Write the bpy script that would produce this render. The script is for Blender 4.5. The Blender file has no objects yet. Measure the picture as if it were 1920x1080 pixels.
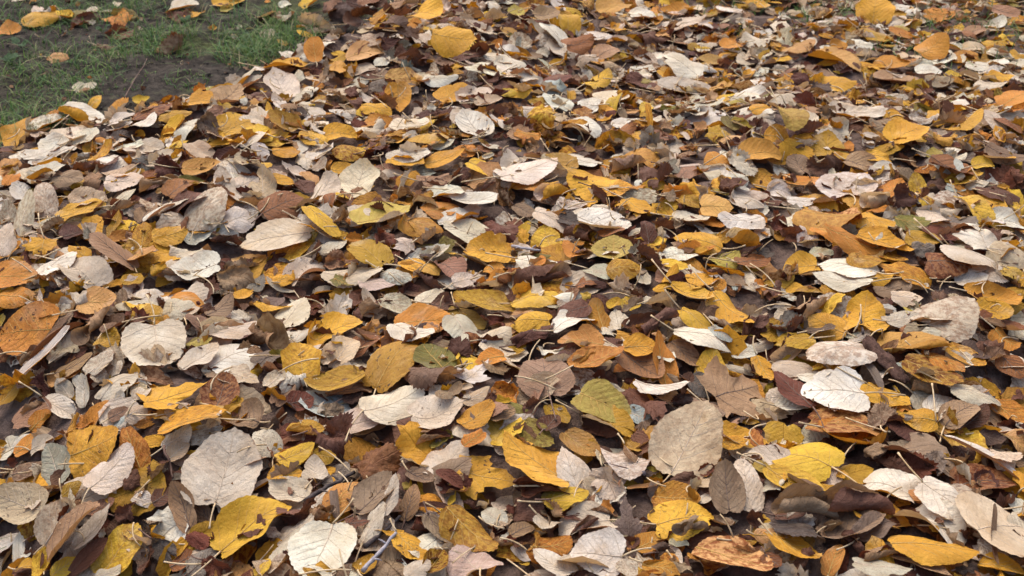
import bpy, math, random
import numpy as np

# ------------------------------------------------------------------ camera, sky, sun, exposure
CAM_H, PITCH, TANH = 1.35, math.radians(30.0), 0.394        # metres above the soil, tilt down, tan(half horizontal fov)
scene = bpy.context.scene
cam_data = bpy.data.cameras.new("camera")
cam_data.sensor_width = 36.0
cam_data.lens = 18.0 / TANH
cam_data.clip_start, cam_data.clip_end = 0.05, 400.0
cam_data.dof.use_dof = True
cam_data.dof.focus_distance, cam_data.dof.aperture_fstop = 2.1, 11.0
cam = bpy.data.objects.new("camera", cam_data)
cam.location = (0, 0, CAM_H)
cam.rotation_euler = (math.radians(90) - PITCH, 0, 0)
scene.collection.objects.link(cam)
scene.camera = cam

SUN_EL, SUN_AZ = math.radians(58), math.radians(-20)        # soft light from high up, a little left and behind the pile
world = bpy.data.worlds.new("World")
scene.world = world
world.use_nodes = True
wn, wl = world.node_tree.nodes, world.node_tree.links
sky = wn.new("ShaderNodeTexSky")
sky.sky_type = 'NISHITA'
sky.sun_disc = False
sky.sun_elevation = SUN_EL
sky.sun_rotation = SUN_AZ
sky.air_density, sky.dust_density, sky.ozone_density = 0.78, 4.3, 0.6
wn["Background"].inputs[1].default_value = 0.15
wl.new(sky.outputs[0], wn["Background"].inputs[0])

sun_data = bpy.data.lights.new("sun", 'SUN')
sun_data.energy = 0.75
sun_data.angle = math.radians(60)
sun_data.color = (1.0, 0.99, 0.97)
sun = bpy.data.objects.new("sun", sun_data)
# light travels from the sun's place in the sky towards the ground
sx, sy, sz = math.sin(SUN_AZ) * math.cos(SUN_EL), math.cos(SUN_AZ) * math.cos(SUN_EL), math.sin(SUN_EL)
import mathutils
sun.rotation_euler = mathutils.Vector((sx, sy, sz)).to_track_quat('Z', 'Y').to_euler()
scene.collection.objects.link(sun)

vs = scene.view_settings
vs.view_transform, vs.look, vs.gamma = 'Standard', 'None', 1.0
vs.use_curve_mapping = False
vs.exposure = 1.24
scene.cycles.max_bounces = 6
scene.cycles.transmission_bounces = 4

LEAVES = """
# 0 0
o gold 175 170 430 100 90 | flat golden leaf in the grass near the top left corner
m orange 960 160 760 130 130 | torn orange leaf standing in the grass behind the bare soil
o orange -10 235 155 230 105 | orange leaf cut by the left edge above the bare soil
o peach 360 430 510 430 80 | small peach leaf alone on the bare soil
k rust 1160 430 1330 330 75 | rusty shrivelled sprig of leaf on the bare soil
o cream 560 680 710 630 65 f | folded cream leaf on the grass just behind the pile edge
o cream 1240 80 1475 20 70
o gold 1425 125 1505 85 60
o gold 1620 50 1800 -20 95
k brown 1260 150 1420 130 100
k maroon 540 210 740 110 80
o yellow 450 90 530 150 70
o olive 530 120 620 80 70
o cream 630 115 730 60 55
k taupe 730 340 860 360 35
k brown 820 290 1010 240 80
o gold 50 1080 235 880 150 t | upright golden leaf at the far left of the pile edge
o white 215 1000 500 870 85
o orange 245 920 455 840 55 u
o white 500 800 795 920 120 f t | bright white folded leaf on the pile edge by the soil
o gold 690 810 750 710 70 t
o orange 860 860 930 730 90 t
o white 820 920 1005 875 65
o rust 1010 890 1280 770 90 mo
o white 985 965 1165 870 60
o mustard 1200 880 1430 850 75
o gold 1365 770 1580 750 105
r tan 1620 800 1800 640 190 t | tan leaf with a dark hole on the pile crest
o yellow 1000 760 1120 750 50 u
o gold 1690 980 1930 880 175 sp t | spotted golden leaf at the crest below the tan holed leaf
o white 1380 950 1520 960 110
o gold 1260 960 1385 930 110
o cream 420 1080 650 970 110
o cream 590 1090 730 970 90
k grey 1520 900 1620 1050 120
# 1 0
k cream 290 210 560 200 120 | crumpled cream leaf on the grass behind the pile crest
o orange 450 460 430 285 140 a:.03 t | dark-marked orange leaf standing upright beside the grass
o yellow 330 50 470 -10 60
o white 330 465 195 380 75 | small white leaf sliding off the crest into the grass
o gold 70 500 380 480 60
r cream 230 740 130 530 220 t | round cream leaf with a fine dark midrib on the crest
o cream 300 650 320 530 110
o cream 430 700 240 700 110
k tan 475 610 570 470 60 a:.03 t
o blush 790 300 960 290 85 a:.04 t
o peach 690 420 970 370 110
o gold 1330 270 1640 320 200 a:.10 t | big golden leaf tossed in the air over the far pile
o gold 1180 90 1370 100 130 a:.12 t | smaller golden leaf in the air behind the tossed golden one
o peach 980 590 1240 600 150
o orange 1060 640 1075 850 180 t | orange leaf pointing straight down the slope below the crest
r gold 1375 750 1565 650 130 t | smooth mustard-gold oval leaf lying near the white pleated leaf
o white 1600 490 1830 560 90
o white 1270 590 1510 600 90
o white 1700 1040 1540 850 190 | bright white leaf with a red-brown bud lying on it
o yellow 510 1070 335 990 100
o gold 520 1010 755 1000 110
o mustard 290 980 90 860 110
o gold 800 790 1010 850 100
o ochre 1040 950 790 920 110
r grey 990 640 850 650 90 | little grey heart-shaped leaf near the downward orange leaf
k charcoal 260 880 400 830 50
o cream 350 800 520 780 75
o orange 365 650 515 660 70
o gold 1430 1010 1155 1060 70
o maroon 1560 680 1670 610 90
o cream 1710 420 1900 440 60
c redbrown 1720 760 1890 680 45
k dark 680 40 840 20 110 a:.08
o white 1290 930 1010 960 70
o ochre 880 130 1010 90 90 a:.08
o rose 500 100 640 20 90 a:.06
k brown 1060 430 1210 420 120
c brown 1250 480 1290 400 60
k brown 1480 460 1700 380 60
o beige 1640 770 1830 740 70
k mauve 680 800 760 740 110
k mauve 700 720 760 660 90
o white 1840 500 1960 470 80
o white 180 45 260 20 45
k cream 150 150 290 140 60
k dark 640 90 760 10 110 a:.06
k brown 760 120 900 60 110 a:.07
k maroon 860 60 980 -20 100 a:.09
o brown 950 200 1080 150 100 a:.05
k dark 1010 130 1130 60 100 a:.08
o mauve 700 180 840 150 90 a:.04
k brown 1080 260 1220 220 90 a:.04
o rust 790 30 900 -30 80 a:.10
o tan 1040 20 1180 -30 90 a:.10
k maroon 920 330 1080 300 80 a:.02
o dark 560 140 690 120 80 a:.03
# 2 0
o gold 430 240 400 85 150 t | square-looking golden leaf standing at the far pile
o gold 680 90 870 0 130 a:.12 t | golden leaf in the air at the top edge
o yellow 1110 30 1260 20 70
o orange 1320 90 1120 90 80
o cream 1100 215 1450 150 80
o white 390 330 230 160 85 t | white pointed leaf leaning beside the square golden leaf
o tan 170 120 350 100 90 a:.05
o rust 400 350 575 310 140 a:.06 t | rust orange leaf in the air near the white pointed leaf
o tan 640 420 790 350 110 a:.06
o cream 1400 570 1170 400 150 a:.07 t | wide cream leaf in the air over a golden one
o gold 1110 530 1320 600 100 a:.02
o blush 1100 650 1500 700 100
o white 590 300 720 260 90
o redbrown 200 640 440 570 70 | flat red-brown leaf among white leaves on the far pile
o white 560 620 580 530 70
o yellow 550 660 720 570 75
r white 650 800 500 780 115
r cream 780 770 610 720 135
o yellow 740 860 790 700 80 | slim yellow leaf wedged beside two cream leaves
o white 420 820 250 710 95
o white 90 830 300 840 100
o white 410 905 625 985 80 t | white oval leaf lying on a golden leaf
o gold 410 930 660 1030 80 u
o white 750 930 960 920 70 f
m rust 790 960 930 1060 100 | rusty lobed leaf below the white oval leaf
s gold 1040 970 1010 760 35 t | narrow golden leaf standing on edge like a stick
m yellow 1470 990 1640 1010 115 | bright yellow two-lobed leaf on the right of the far pile
r gold 1525 650 1630 650 60
o white 1760 620 1900 650 70
o white 1710 700 1930 720 70
o cream 1930 330 1740 290 90
o orange 1590 350 1720 320 80
e white 1395 510 1540 515 40
o mustard 1380 460 1590 470 70
o orange 30 990 210 1030 60
o gold 1760 30 1930 40 65
o white 1550 60 1730 85 45
o white 890 110 1090 125 55
o orange 1060 190 1120 130 60
o white -20 440 80 540 110
o gold 770 220 870 210 65
o lime 1630 770 1750 790 45
o cream 70 590 190 580 70
k brown 950 330 1110 300 100
k brown 430 640 540 580 110
k mauve 890 590 1090 660 70
k charcoal 640 960 720 1000 90
o gold 1800 830 1930 800 80
# 3 0
r gold 790 170 820 -30 270 t | big golden leaf with fanned veins at the top edge
o orange 1175 120 1395 105 100 | clear orange oval leaf on the grass at upper right
o white 880 180 1030 120 75
o white 945 60 1060 55 50
o white 1050 70 1145 105 50
o rose 1690 70 1880 110 80 a:.10 t | dusty rose leaf in the air at the upper right corner
o ochre 1150 430 1330 290 180 a:.10 t | plain ochre leaf in the air over green grass blades
r orange 940 260 1090 265 80
o mustard 695 230 915 310 75
o white 1700 220 1770 125 90
o tan 1500 250 1650 210 60
o peach 160 400 320 290 115
o peach 330 400 690 480 80
o orange 470 340 590 350 80
o white 580 340 775 335 65
k cream 40 270 200 320 100
o orange 1770 780 1950 680 140 a:.08 t | orange leaf in the air cut by the right edge
o white 1120 530 1300 530 60
o white 1440 555 1680 600 50
o gold 1380 580 1470 630 50
o tan 810 600 1110 600 75
o ochre 800 490 1060 460 90
o beige 1180 610 1380 630 80
o white 885 725 1050 730 60
o cream 470 850 860 840 130 f t | boat-shaped curled cream leaf on the far right
r gold 930 1040 1190 940 150 t | spread golden leaf beside the boat-shaped cream leaf
o gold 890 850 1030 950 90
o lime 80 800 220 910 95 a:.05 t | yellow-green leaf in the air on the far right slope
o gold 350 640 640 630 95
o gold -20 1010 160 1040 130
k rose 190 990 420 990 75
o blush 1800 1000 1640 820 100
o gold 1350 1000 1600 850 70
o rust 1760 880 1880 980 90
o white 1750 860 1930 890 70
o gold 1850 430 1940 440 90
o cream 1620 390 1740 415 55
o beige 1470 370 1650 350 65
o gold 1610 320 1790 335 45
o white 1490 480 1710 500 70
o gold 1660 570 1840 580 65
o cream 1590 620 1800 660 75
k maroon 170 600 330 620 60
k charcoal 300 660 440 680 80
o taupe 450 580 300 500 90
o taupe 980 960 760 930 100
k brown 1280 850 1450 960 80
# 0 1
o white 190 270 480 165 75 f
o pale 350 540 310 290 190 t | silvery leaf with curved ribs near the left edge
o taupe 390 260 610 250 120
r beige 530 440 790 390 130
o gold 450 550 785 450 90 t | golden leaf arching under a round beige leaf
r beige 800 260 1020 190 100
o blush 800 290 1060 280 120 t
o rust 1265 370 1490 265 90
o pale 1470 640 1650 310 240 t s:1425,735 | large pale pointed leaf standing on the left slope
o white 1690 590 1900 540 180 t s:1715,680
o blush 1760 430 1650 190 160
s white 1075 580 1305 430 42 t | thin white leaf seen edge-on beside the large pale leaf
o sage 70 620 60 430 120
o pale 150 680 220 360 120
o blush 30 830 50 590 170 t
o orange 0 860 150 740 90
m gold 330 700 290 920 220 s:300,545 | lobed yellow leaf with a long stem near the left edge
o white 280 990 560 810 100
r blush 720 1060 480 860 220 t | broad blush leaf with folded white companion on the left slope
o orange -120 1000 265 980 190 sp t | spotted orange leaf cut by the left edge
o tan 1010 920 690 680 130 t s:1020,975 | tongue-shaped tan leaf with a golden tip
o gold 1150 700 1400 670 140 sp
o gold 1060 760 1080 590 140
r white 1640 930 1290 950 190 t | round toothed white leaf lying flat on dark leaves
o mustard 830 700 900 510 60
o sage 330 620 440 550 70
k grey 730 880 660 630 85
o dark 470 690 650 640 120
k brown 660 200 850 100 130
o gold 670 130 850 0 55
o blush 1090 180 1360 70 85
o beige 1410 0 1600 110 110
o ochre 1380 200 1650 160 110
k maroon 1160 180 1400 210 90
o blush 1770 330 1930 260 140
k maroon 1720 880 1910 930 110
k taupe 1660 1000 1890 1050 130
c grey 1590 720 1830 720 75
o peach 1000 830 1130 840 110
o tan 1060 570 1160 440 95
o white 380 90 560 20 65
o white 180 110 360 60 75
o cream 870 470 990 320 80
c redbrown 840 490 1060 430 60
o gold 640 850 520 760 90
k gold 1150 990 1220 910 80
o mustard 950 1060 1050 980 110
o orange 50 300 130 210 80
c taupe 1060 320 1340 290 70
o mauve 1310 490 1560 360 80
k brown 280 640 480 620 70
# 1 1
o pale 390 660 -100 740 195 t | quilted pale leaf with deep ribs left of centre
o yellow 390 470 610 680 115 t | yellow leaf lying crosswise on a white leaf
o white 340 570 600 700 110 u
o rust 60 520 350 400 190 t | broad brown-orange leaf above the quilted pale leaf
o beige 50 400 40 215 200
o gold 110 240 270 320 85
o cream 420 460 590 270 155 t
o rust 540 490 570 350 80 t
r cream 720 400 830 170 245 t s:695,465 | broad cream leaf with neat herringbone veins
o gold 570 200 730 190 95
o peach 440 310 350 200 85
o gold 130 60 325 50 80
o white 410 120 580 30 75
o mustard 590 40 810 90 125 mo
o white 1010 70 1300 100 95
o gold 1000 140 1240 160 75
o gold 1280 160 1560 60 95
o yellow 1600 130 1790 240 95
o white 1930 220 1790 230 110
o lime 750 580 1130 490 135 t | lime yellow leaf with a pink torn patch
k rose 850 490 1030 480 85 t
o orange 1270 520 1490 450 125 sp
o ochre 1100 590 1390 640 105
r cream 1720 700 1420 610 150 t | creamy blunt leaf beside the red crumpled leaf
o white 1380 590 1650 520 85
o white 1480 430 1800 420 95
o white 1300 390 1560 340 65
k redbrown 1720 600 1910 700 175 | red-brown crumpled leaf near the centre
o mustard 950 900 730 720 195 t | wide mustard leaf torn straight across
k redbrown 890 780 1050 690 135
m blush 1170 800 1040 690 125
o gold 1900 820 1570 800 165 t | golden lobed leaf below the creamy blunt leaf
o gold 1110 880 1230 950 115
o gold 1250 900 1370 970 95
o rose 1370 880 1510 960 120
o mint 970 960 1150 1020 95
m green 580 1020 740 1060 85 | small green leaf scrap among blush leaves
o blush 250 1020 520 890 115 sp
k rose 520 900 770 890 95
o blush 520 1000 940 960 95
o blush 780 1050 1060 1030 95
o gold 140 1040 290 980 80
o cream 1480 1040 1640 1000 105
k charcoal 340 880 500 790 95
o sage 490 820 680 740 65
o orange 1710 940 1880 950 85
c taupe 900 210 1020 320 65
o tan 1220 290 1450 250 95
c taupe 1650 370 1790 270 55
k mauve 320 280 430 370 115
k taupe 580 600 670 520 90
k grey 1190 740 1340 640 90
k dark 1250 860 1400 800 80
k maroon 800 90 1010 60 90
k taupe 1380 210 1560 280 80
o sage 430 200 520 110 70
o mauve 950 890 1060 860 80
# 2 1
o white -80 270 320 120 145 t | large white leaf with small black nicks near the centre
o white 640 160 390 80 75
o mustard 300 100 460 220 125
r orange 240 280 20 310 130 sp
o charcoal 250 300 390 240 80 | small charcoal leaf beside the big spotted golden leaf
r gold 740 350 420 260 205 sp t | big spotted golden leaf just above the centre
r gold 700 330 890 370 130 t
c blush 190 400 420 340 80 t | rolled blush leaf under the big spotted golden leaf
o gold 815 100 1090 130 85
o orange 1560 190 1500 50 165
k pale 1620 60 1800 240 115
o gold 1730 80 2020 60 150 t
k mauve 980 260 1170 220 125
o rose 1210 270 1340 200 105
o cream 180 500 430 650 105
o white 500 560 870 640 145 t | smooth white leaf with a rust tip over it
o rust 690 650 820 660 90 t
o gold 850 420 1060 560 115
o brown 1030 730 1000 570 115 t | dark brown upright leaf at the centre right
r yellow 290 800 240 640 235 t
r lime 750 860 760 710 285 t | scalloped yellow leaf lying flat near the centre
k grey 1080 930 920 770 120 t | crinkled grey fan beside the scalloped yellow leaf
e yellow 1100 880 1310 940 75
o gold 1560 770 1230 690 145 sp t | long golden leaf pointing left below a peach leaf
o gold 1540 740 1650 650 90
r peach 1420 460 1650 480 150 t | peach diamond-shaped leaf right of centre
o white 1860 570 1560 590 105 t
o white 1210 560 1470 580 65
o pale 1640 400 1890 450 95
c pale 1300 330 1450 420 65
c cream 1610 720 1860 740 90
o lime 1480 900 1680 850 135
o rust 1690 890 1910 870 85
c taupe 440 660 650 740 85
o charcoal 350 540 530 610 95
o white 50 870 370 940 95
c taupe 20 1040 430 1000 115 t | long rolled taupe leaf left of an orange sliver
o orange 20 1010 230 890 55
o sage 570 930 740 990 95
o mustard 720 950 950 930 145
m rust 470 1060 640 1050 75
o gold 1340 980 1480 1060 125
o orange 1510 1080 1590 1020 95
o taupe 20 460 170 540 95
o white 360 430 560 460 85
k redbrown 0 560 70 690 110
o yellow 60 690 130 590 75
o mustard 1250 400 1400 460 85
k brown 1600 340 1760 270 90
k taupe 1090 360 1230 420 90
c taupe 750 200 1000 150 55
o grey 1120 150 1260 200 75
k mauve 1700 830 1880 790 80
o cream 570 500 740 490 75
k taupe 1080 640 1280 600 100
k maroon 560 400 770 410 60
o taupe 1630 990 1700 1080 110
# 3 1
r mustard 450 120 440 -20 290 | scalloped mustard leaf on the right with dark veins
r taupe 280 235 200 90 160
k maroon 290 180 560 180 120
r white 600 395 560 210 410 T s:645,495 | fan-shaped white leaf with a straight stem on the right
o tan 580 120 800 190 110
e white 795 165 950 165 62
o gold 720 90 920 110 75
r yellow 1120 370 1110 215 120 t | smooth yellow oval leaf standing on the right
o orange 880 390 1000 290 150
o orange 140 290 380 280 75
o white 0 330 170 370 110
o gold 250 540 690 590 115 t | long golden leaf on top of the golden cluster
o gold 640 540 900 620 105
o orange 440 630 840 820 105 t
o gold 680 680 1070 800 115 t
o orange 350 620 560 770 65
o olive 960 580 1210 600 120
o mustard 1040 690 1290 740 105
o blush 1190 510 1310 590 95
o yellow 1440 390 1650 600 135 t | bright yellow pointed leaf hanging over a white torn leaf
o gold 1570 370 1770 520 120
o brown 1600 300 1850 440 120
m white 1640 790 1500 600 250 t | white torn leaf with a bite at the right
o white 1650 570 1930 600 95
r beige 1640 800 1990 880 205 t | smooth beige leaf cut by the right edge at mid height
r rust 1190 880 1510 930 185 mo t | mottled rust brown leaf at the right
o cream 1320 770 1730 920 105 t
r gold 370 900 120 930 155 t | golden blunt leaf with a hole left of white pleated leaves
o white 800 950 390 880 145 t | white pleated leaf, upper of the two
o white 750 1060 350 990 135 t | white pleated leaf, lower of the two
o mustard 610 850 840 900 105 t
o gold 1200 1060 850 890 115 t
o gold 760 1000 930 1010 105
o white 1420 1040 1640 990 105
k cream 1620 950 1800 1030 115
o yellow 1750 940 1930 1010 75
o mustard 0 1060 180 1000 85
o sage 310 830 490 810 65
k grey 1080 780 1250 800 85
o yellow 1540 160 1690 140 85
o rust 1220 120 1540 220 75
o mint 1340 320 1475 350 48
o cream 1480 320 1650 280 65
k maroon 1190 320 1340 300 100
k maroon 350 410 490 440 90
k dark 950 400 1190 420 80
k taupe 240 350 390 340 70
k redbrown 20 560 180 690 90
c cream 700 470 960 450 60
o white 150 420 350 440 70
o taupe 1640 40 1920 130 110
# 0 2
r orange 385 310 -30 330 370 sp t | big orange leaf with brown mottling at the left edge
o orange 0 60 240 80 140
s white 130 660 560 320 72 t | white leaf edge running diagonally down the left slope
s tan 210 550 600 210 62
r cream 1140 270 1180 610 450 T s:1105,85 | fan-shaped cream leaf with its stem pointing up
r mustard 1130 270 1060 120 210
r sage 1390 230 1290 80 210 s:1400,380 | pale sage heart-shaped leaf behind the cream fan
o mauve 1540 330 1430 180 130
o peach 600 100 870 100 190
o white 1060 80 1220 30 115
o taupe 390 340 520 150 115
c taupe 620 370 790 200 95
s mauve 770 330 965 240 52
o blush 1390 610 1630 430 130 t | pink-tinged leaf lapping the white leaf beside the cream fan
r white 1590 600 1940 430 240
o beige 1660 630 1930 700 140
m gold 1080 870 1540 740 195 t | ragged yellow leaf with torn lobes below the cream fan
o rust 1620 910 1700 660 260 mo
o blush 760 840 990 620 115 t | blush leaf folded lengthwise left of the ragged yellow leaf
o blush 680 640 830 470 120
o sage 530 830 440 690 130
o white 620 740 560 660 80
o cream 330 830 570 960 135
o gold 1200 1060 1680 940 100 sp t | narrow golden leaf with dark streaks above a big pale leaf
o taupe 1930 1000 1720 960 200
o mustard 0 880 160 680 85
o tan 430 640 700 520 85
o taupe 820 980 960 900 85
o beige 1250 950 1420 880 130
o lime 1450 430 1540 370 95
o taupe 1560 210 1750 100 105
o blush 1590 350 1920 270 105
o orange 1290 70 1590 150 105
k maroon 290 680 400 800 120
o mustard 750 440 860 360 110
k mauve 970 200 1060 280 100
k dark 880 400 950 320 110
o blush 700 690 790 620 90
o cream 640 880 620 650 100
o beige 940 970 1100 920 120
o orange 230 1060 370 930 120
c brown 150 560 290 450 60
o cream 1040 830 1110 740 90
# 1 2
r yellow 350 670 330 390 275 T s:385,760 | round bright yellow leaf with a black slit
o gold 400 420 770 230 140 t | bow-shaped golden leaf above the round yellow leaf
o mustard 800 690 385 750 135 t | mustard half leaf below the round yellow leaf
o mustard 900 760 1150 350 275 sp t | large mustard leaf pointing up near the centre
o orange 1050 270 1460 230 195 | bright orange leaf under a white scrap
o white 1030 300 1310 370 115 t | torn white scrap lying on a bright orange leaf
o sage 1480 220 1630 420 205 t s:1470,200 | pale sage leaf right of the white scrap
o olive 1490 160 1690 320 150
r olive 1390 600 1240 440 210 | rounded olive green leaf right of the large mustard leaf
k maroon 1530 510 1530 380 170 | maroon fan-pleated leaf near the centre
o mustard 1930 170 1500 80 125 t | long mustard leaf with brown blotch near the centre
o orange 1860 510 1650 550 110 | small bright orange leaf near the centre
m white 1560 700 1740 560 195
o cream 830 970 1250 760 245 t | large cream leaf with dark rim at lower centre
o blush 640 1050 950 960 180
r cream 1180 1010 1550 890 240 t | rounded cream leaf right of the large cream leaf
o beige 570 580 730 370 200
o rust 700 510 890 350 135
o redbrown 250 870 420 830 150 t | red-brown triangular leaf below the mustard half leaf
o blush 190 300 370 90 180
o sage 950 90 1150 190 145
o cream 1220 110 1390 10 105
o mauve 1320 130 1530 150 115
o mustard 240 1060 500 1040 115
o mustard 1560 1040 1770 870 135
o pale 1710 400 1910 330 130
o grey 20 560 160 470 120
o blush 90 740 200 620 100
o sage 290 380 420 280 95
k brown 700 120 820 60 110
k mauve 780 200 870 120 110
k maroon 650 840 800 800 90
k taupe 500 960 660 900 110
c taupe 20 400 200 440 90
k maroon 1160 640 1560 650 60
o beige 1560 860 1750 760 90
o taupe 1380 820 1460 760 100
o taupe 1470 810 1530 720 80
c redbrown 730 320 870 460 50
k redbrown 1690 240 1880 270 90
o tan 1750 970 1930 900 120
o taupe 540 800 860 740 90
# 2 2
r yellow 280 260 0 260 195 t | pale yellow leaf above the blush round leaf
o yellow 0 100 350 60 115
o redbrown 570 130 350 210 135 t | red-brown ribbed leaf lying on a white leaf
o white 320 280 630 210 95
o orange 680 420 360 370 145 t | orange oval leaf over a maroon leaf
o maroon 370 540 560 440 135
o gold 850 440 1100 450 155 t | golden leaf with brown veins topping the rusty cluster
o rust 830 470 1110 680 240 sp
o orange 1160 750 1080 350 135
o orange 480 610 830 460 135
o ochre 700 330 620 120 125
r rose 270 800 220 520 390 T s:330,1040 | blush round leaf with a dry wing seed on it
o lime 510 790 860 970 265 T | olive yellow leaf right of the blush round leaf
o mustard 560 950 870 1060 115
k pale 1020 170 1150 60 150
o yellow 1280 150 1470 330 125 t | bright yellow leaf over a mint-tinged white leaf
o white 1230 330 1640 410 115 t
o mint 1490 290 1640 390 85 t
o cream 1230 220 1340 320 105
o gold 1500 80 1780 290 185 sp t | golden leaf with grey stain above the maple leaf
o gold 1200 10 1500 90 115
o tan 1200 400 1390 590 145
r gold 1480 730 1530 450 230 | golden hooked leaf behind the brown maple leaf
m tan 1510 810 1900 700 470 T | large brown maple leaf
r taupe 1480 830 1440 990 265
o charcoal 1310 680 1470 780 145
o white 930 740 1320 740 75
o mint 860 920 1020 1000 115
o white 1650 480 1830 470 115
o gold 1830 520 1930 690 120
k brown 860 780 1150 1030 110
o yellow 735 150 800 90 80
o yellow 840 90 950 160 80
c mauve 990 350 1210 170 62 t
o mustard 270 880 420 1010 125
k maroon 20 420 260 330 90
k mauve 850 190 950 60 90
c pale 480 580 610 480 60
k maroon 1380 210 1560 150 80
o brown 230 1070 330 960 140
k mauve 1820 290 1930 220 90
s rose 150 900 230 700 60 t | dry wing seed lying on the blush round leaf
k mauve 80 980 180 850 90
k dark 1210 870 1350 820 90
# 3 2
r gold 720 325 750 90 325 t | round golden leaf with a faint star of veins
o gold 580 340 310 230 175
k grey 20 250 260 270 175 | wrinkled pale grey leaf above a yellow leaf
o cream 930 60 1150 90 105
o pale 890 260 1120 200 125
r blush 1200 300 1530 110 330 T s:1120,295 | big mauve-beige leaf with fanned ribs at the right
o gold 1570 150 1820 200 135
o orange 1500 50 1880 110 95
o orange 1690 330 1860 470 135
o rust 1740 500 1910 660 150
o rust 1600 250 1930 330 85
o gold 830 420 1350 430 125 t | long golden leaf lying below the big mauve-beige leaf
o gold 1350 460 1620 580 115
o orange 1150 500 1460 620 75
o mustard 1030 550 1440 710 155 mo t | mustard leaf browning at its right end
r white 740 440 320 520 225 t s:840,350 | clean white leaf with a brown blemish, above another white one
o blush 40 590 380 610 115
r white 730 780 250 780 280 t s:1025,845 | clean white leaf carrying a dark seed
o redbrown 320 880 60 640 150 t | curled red-brown leaf left of the white leaf with a seed
o white 230 670 470 650 55
o gold 740 740 1050 880 155
r gold 1270 1000 1010 980 155 t s:1220,760 | golden leaf with an upright pale stem
o white 1200 910 1430 830 115
o white 1370 750 1740 840 85 t
k taupe 880 1060 880 880 250 | curled-in taupe leaf left of the upright stem
o orange 310 1000 850 1060 140 mo t | orange leaf with rusty dashes below the white leaves
k maroon 150 1050 340 960 130
o tan 1340 1000 1560 860 190
o tan 1420 860 1750 1000 135
o orange 1700 860 1930 1030 145
o yellow 340 400 60 380 115
o charcoal 300 330 500 290 62
c maroon 220 230 400 100 100
o mint 960 600 1070 570 75
s grey 700 520 850 720 65 t
k redbrown 1730 790 1930 830 95
k brown 1620 560 1740 460 120
c grey 1050 750 1270 750 90
o white 70 900 320 860 110 f
o brown 1470 1040 1640 920 120
# 0 3
r gold 540 190 890 50 310 sp t | golden leaf with a curled brown lip at lower left
o orange 1060 280 940 -40 205
o blush 700 430 990 130 220 t s:620,590 | pale pink leaf lying over golden ones at lower left
r sage 460 390 370 100 245 | pale sage leaf left of the curled-lip golden leaf
r beige 320 590 -30 470 310 t | beige leaf with dark crumbs at the left edge
o beige 330 840 560 540 260 s:265,925
o tan 370 930 710 540 105 t
o white 570 860 850 590 95
e brown 520 1080 785 800 115 t | smooth brown paddle-shaped leaf at the lower left corner
o yellow 780 1060 1030 700 235 | yellow leaf behind the brown paddle-shaped leaf
o yellow 390 1080 570 950 125
r blush 1600 550 1740 0 520 T s:1580,740 | very large pale leaf with a pale stem at lower left
o tan 1440 730 1330 390 175 t | tan curled leaf left of the very large pale leaf
o taupe 1570 690 1430 450 125
o gold 1650 880 2140 520 265 t | thick orange-yellow leaf at the bottom left of centre
k charcoal 1160 830 1300 960 170
o grey 1420 1060 1610 890 160
k redbrown 1400 750 1620 850 135
k redbrown 1520 1000 1700 1060 120
o white 1010 470 1150 530 115
o brown 1150 530 1290 440 120
k mauve 870 650 1040 590 105
o rose 690 600 860 510 95
o pale 720 1090 910 1040 85
o gold 130 1020 290 990 75
o cream 1240 120 1430 -20 135
o beige 1270 200 1410 80 125
o rust 1290 1020 1450 920 105
o white 110 120 220 20 85
o orange 130 170 320 0 85
o taupe 100 320 300 260 95
k brown 1130 350 1250 200 90
k brown 960 440 1050 290 100
o mustard 470 480 600 380 110
k brown 1060 1060 1160 880 100
o pale 230 130 390 50 110
k dark 1080 720 1220 660 90
# 1 3
o pale 120 170 20 -20 200
o yellow 170 220 430 110 145 t | clear yellow leaf above a small cream heart leaf
o gold 95 330 340 300 105
r cream 440 370 440 190 180 t s:370,440 | small cream heart-shaped leaf at lower centre left
o mustard 430 170 590 200 115
o pale 370 500 110 400 200
o orange 560 580 750 370 190 sp | spotted orange leaf behind a lilac wing seed
o white 570 690 400 1120 410 T s:740,530 | very large white leaf at the bottom edge
o grey 500 390 690 250 135
k rust 740 370 1060 130 175 t | twisted rusty leaf at lower centre
o taupe 770 600 1040 330 190 t | folded taupe leaf hanging below the twisted rusty leaf
o blush 940 640 1060 340 105 t
m redbrown 670 690 850 680 110 t
o pale 810 830 950 530 115
r cream 1330 340 1560 90 265 | cream leaf with dark bits behind the yellow torn leaf
c redbrown 1200 70 1450 20 65
m gold 1510 300 1990 370 310 sp t | yellow torn leaf with brown dots at lower centre
o mustard 1430 610 1780 890 255 t | plain mustard leaf standing at the bottom centre
e redbrown 1360 285 1540 400 82 t
k maroon 1390 380 1600 470 115
o taupe 1290 630 1470 850 115
o gold 1060 760 1250 970 175 sp
o mustard 1290 1060 1410 900 155 mo
o blush 1140 1080 1290 960 125
r blush 1700 1090 1530 890 345 t | rounded blush leaf cut by the bottom edge
o taupe 1450 890 1640 880 95
o blush 1840 700 1720 570 145
o tan 1120 650 1190 400 125
o sage 120 1060 340 760 115
o blush 170 830 440 650 115
o mustard 760 1060 870 940 125
s grey 610 650 575 420 62 t | lilac grey wing seed standing at lower left of centre
o taupe 1150 310 1330 370 115
s mauve 1220 550 1460 560 52
k redbrown 160 620 440 610 70
k mauve 420 90 730 0 110
k redbrown 1160 720 1320 680 110
c grey 430 640 580 650 70
o yellow 10 1070 90 950 80
k mauve 1590 560 1700 510 100
o orange 1560 100 1700 0 120
# 2 3
o beige 1195 310 1450 -180 485 T s:1130,390 | big tan translucent-looking leaf with pointed top at lower right of centre
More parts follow.
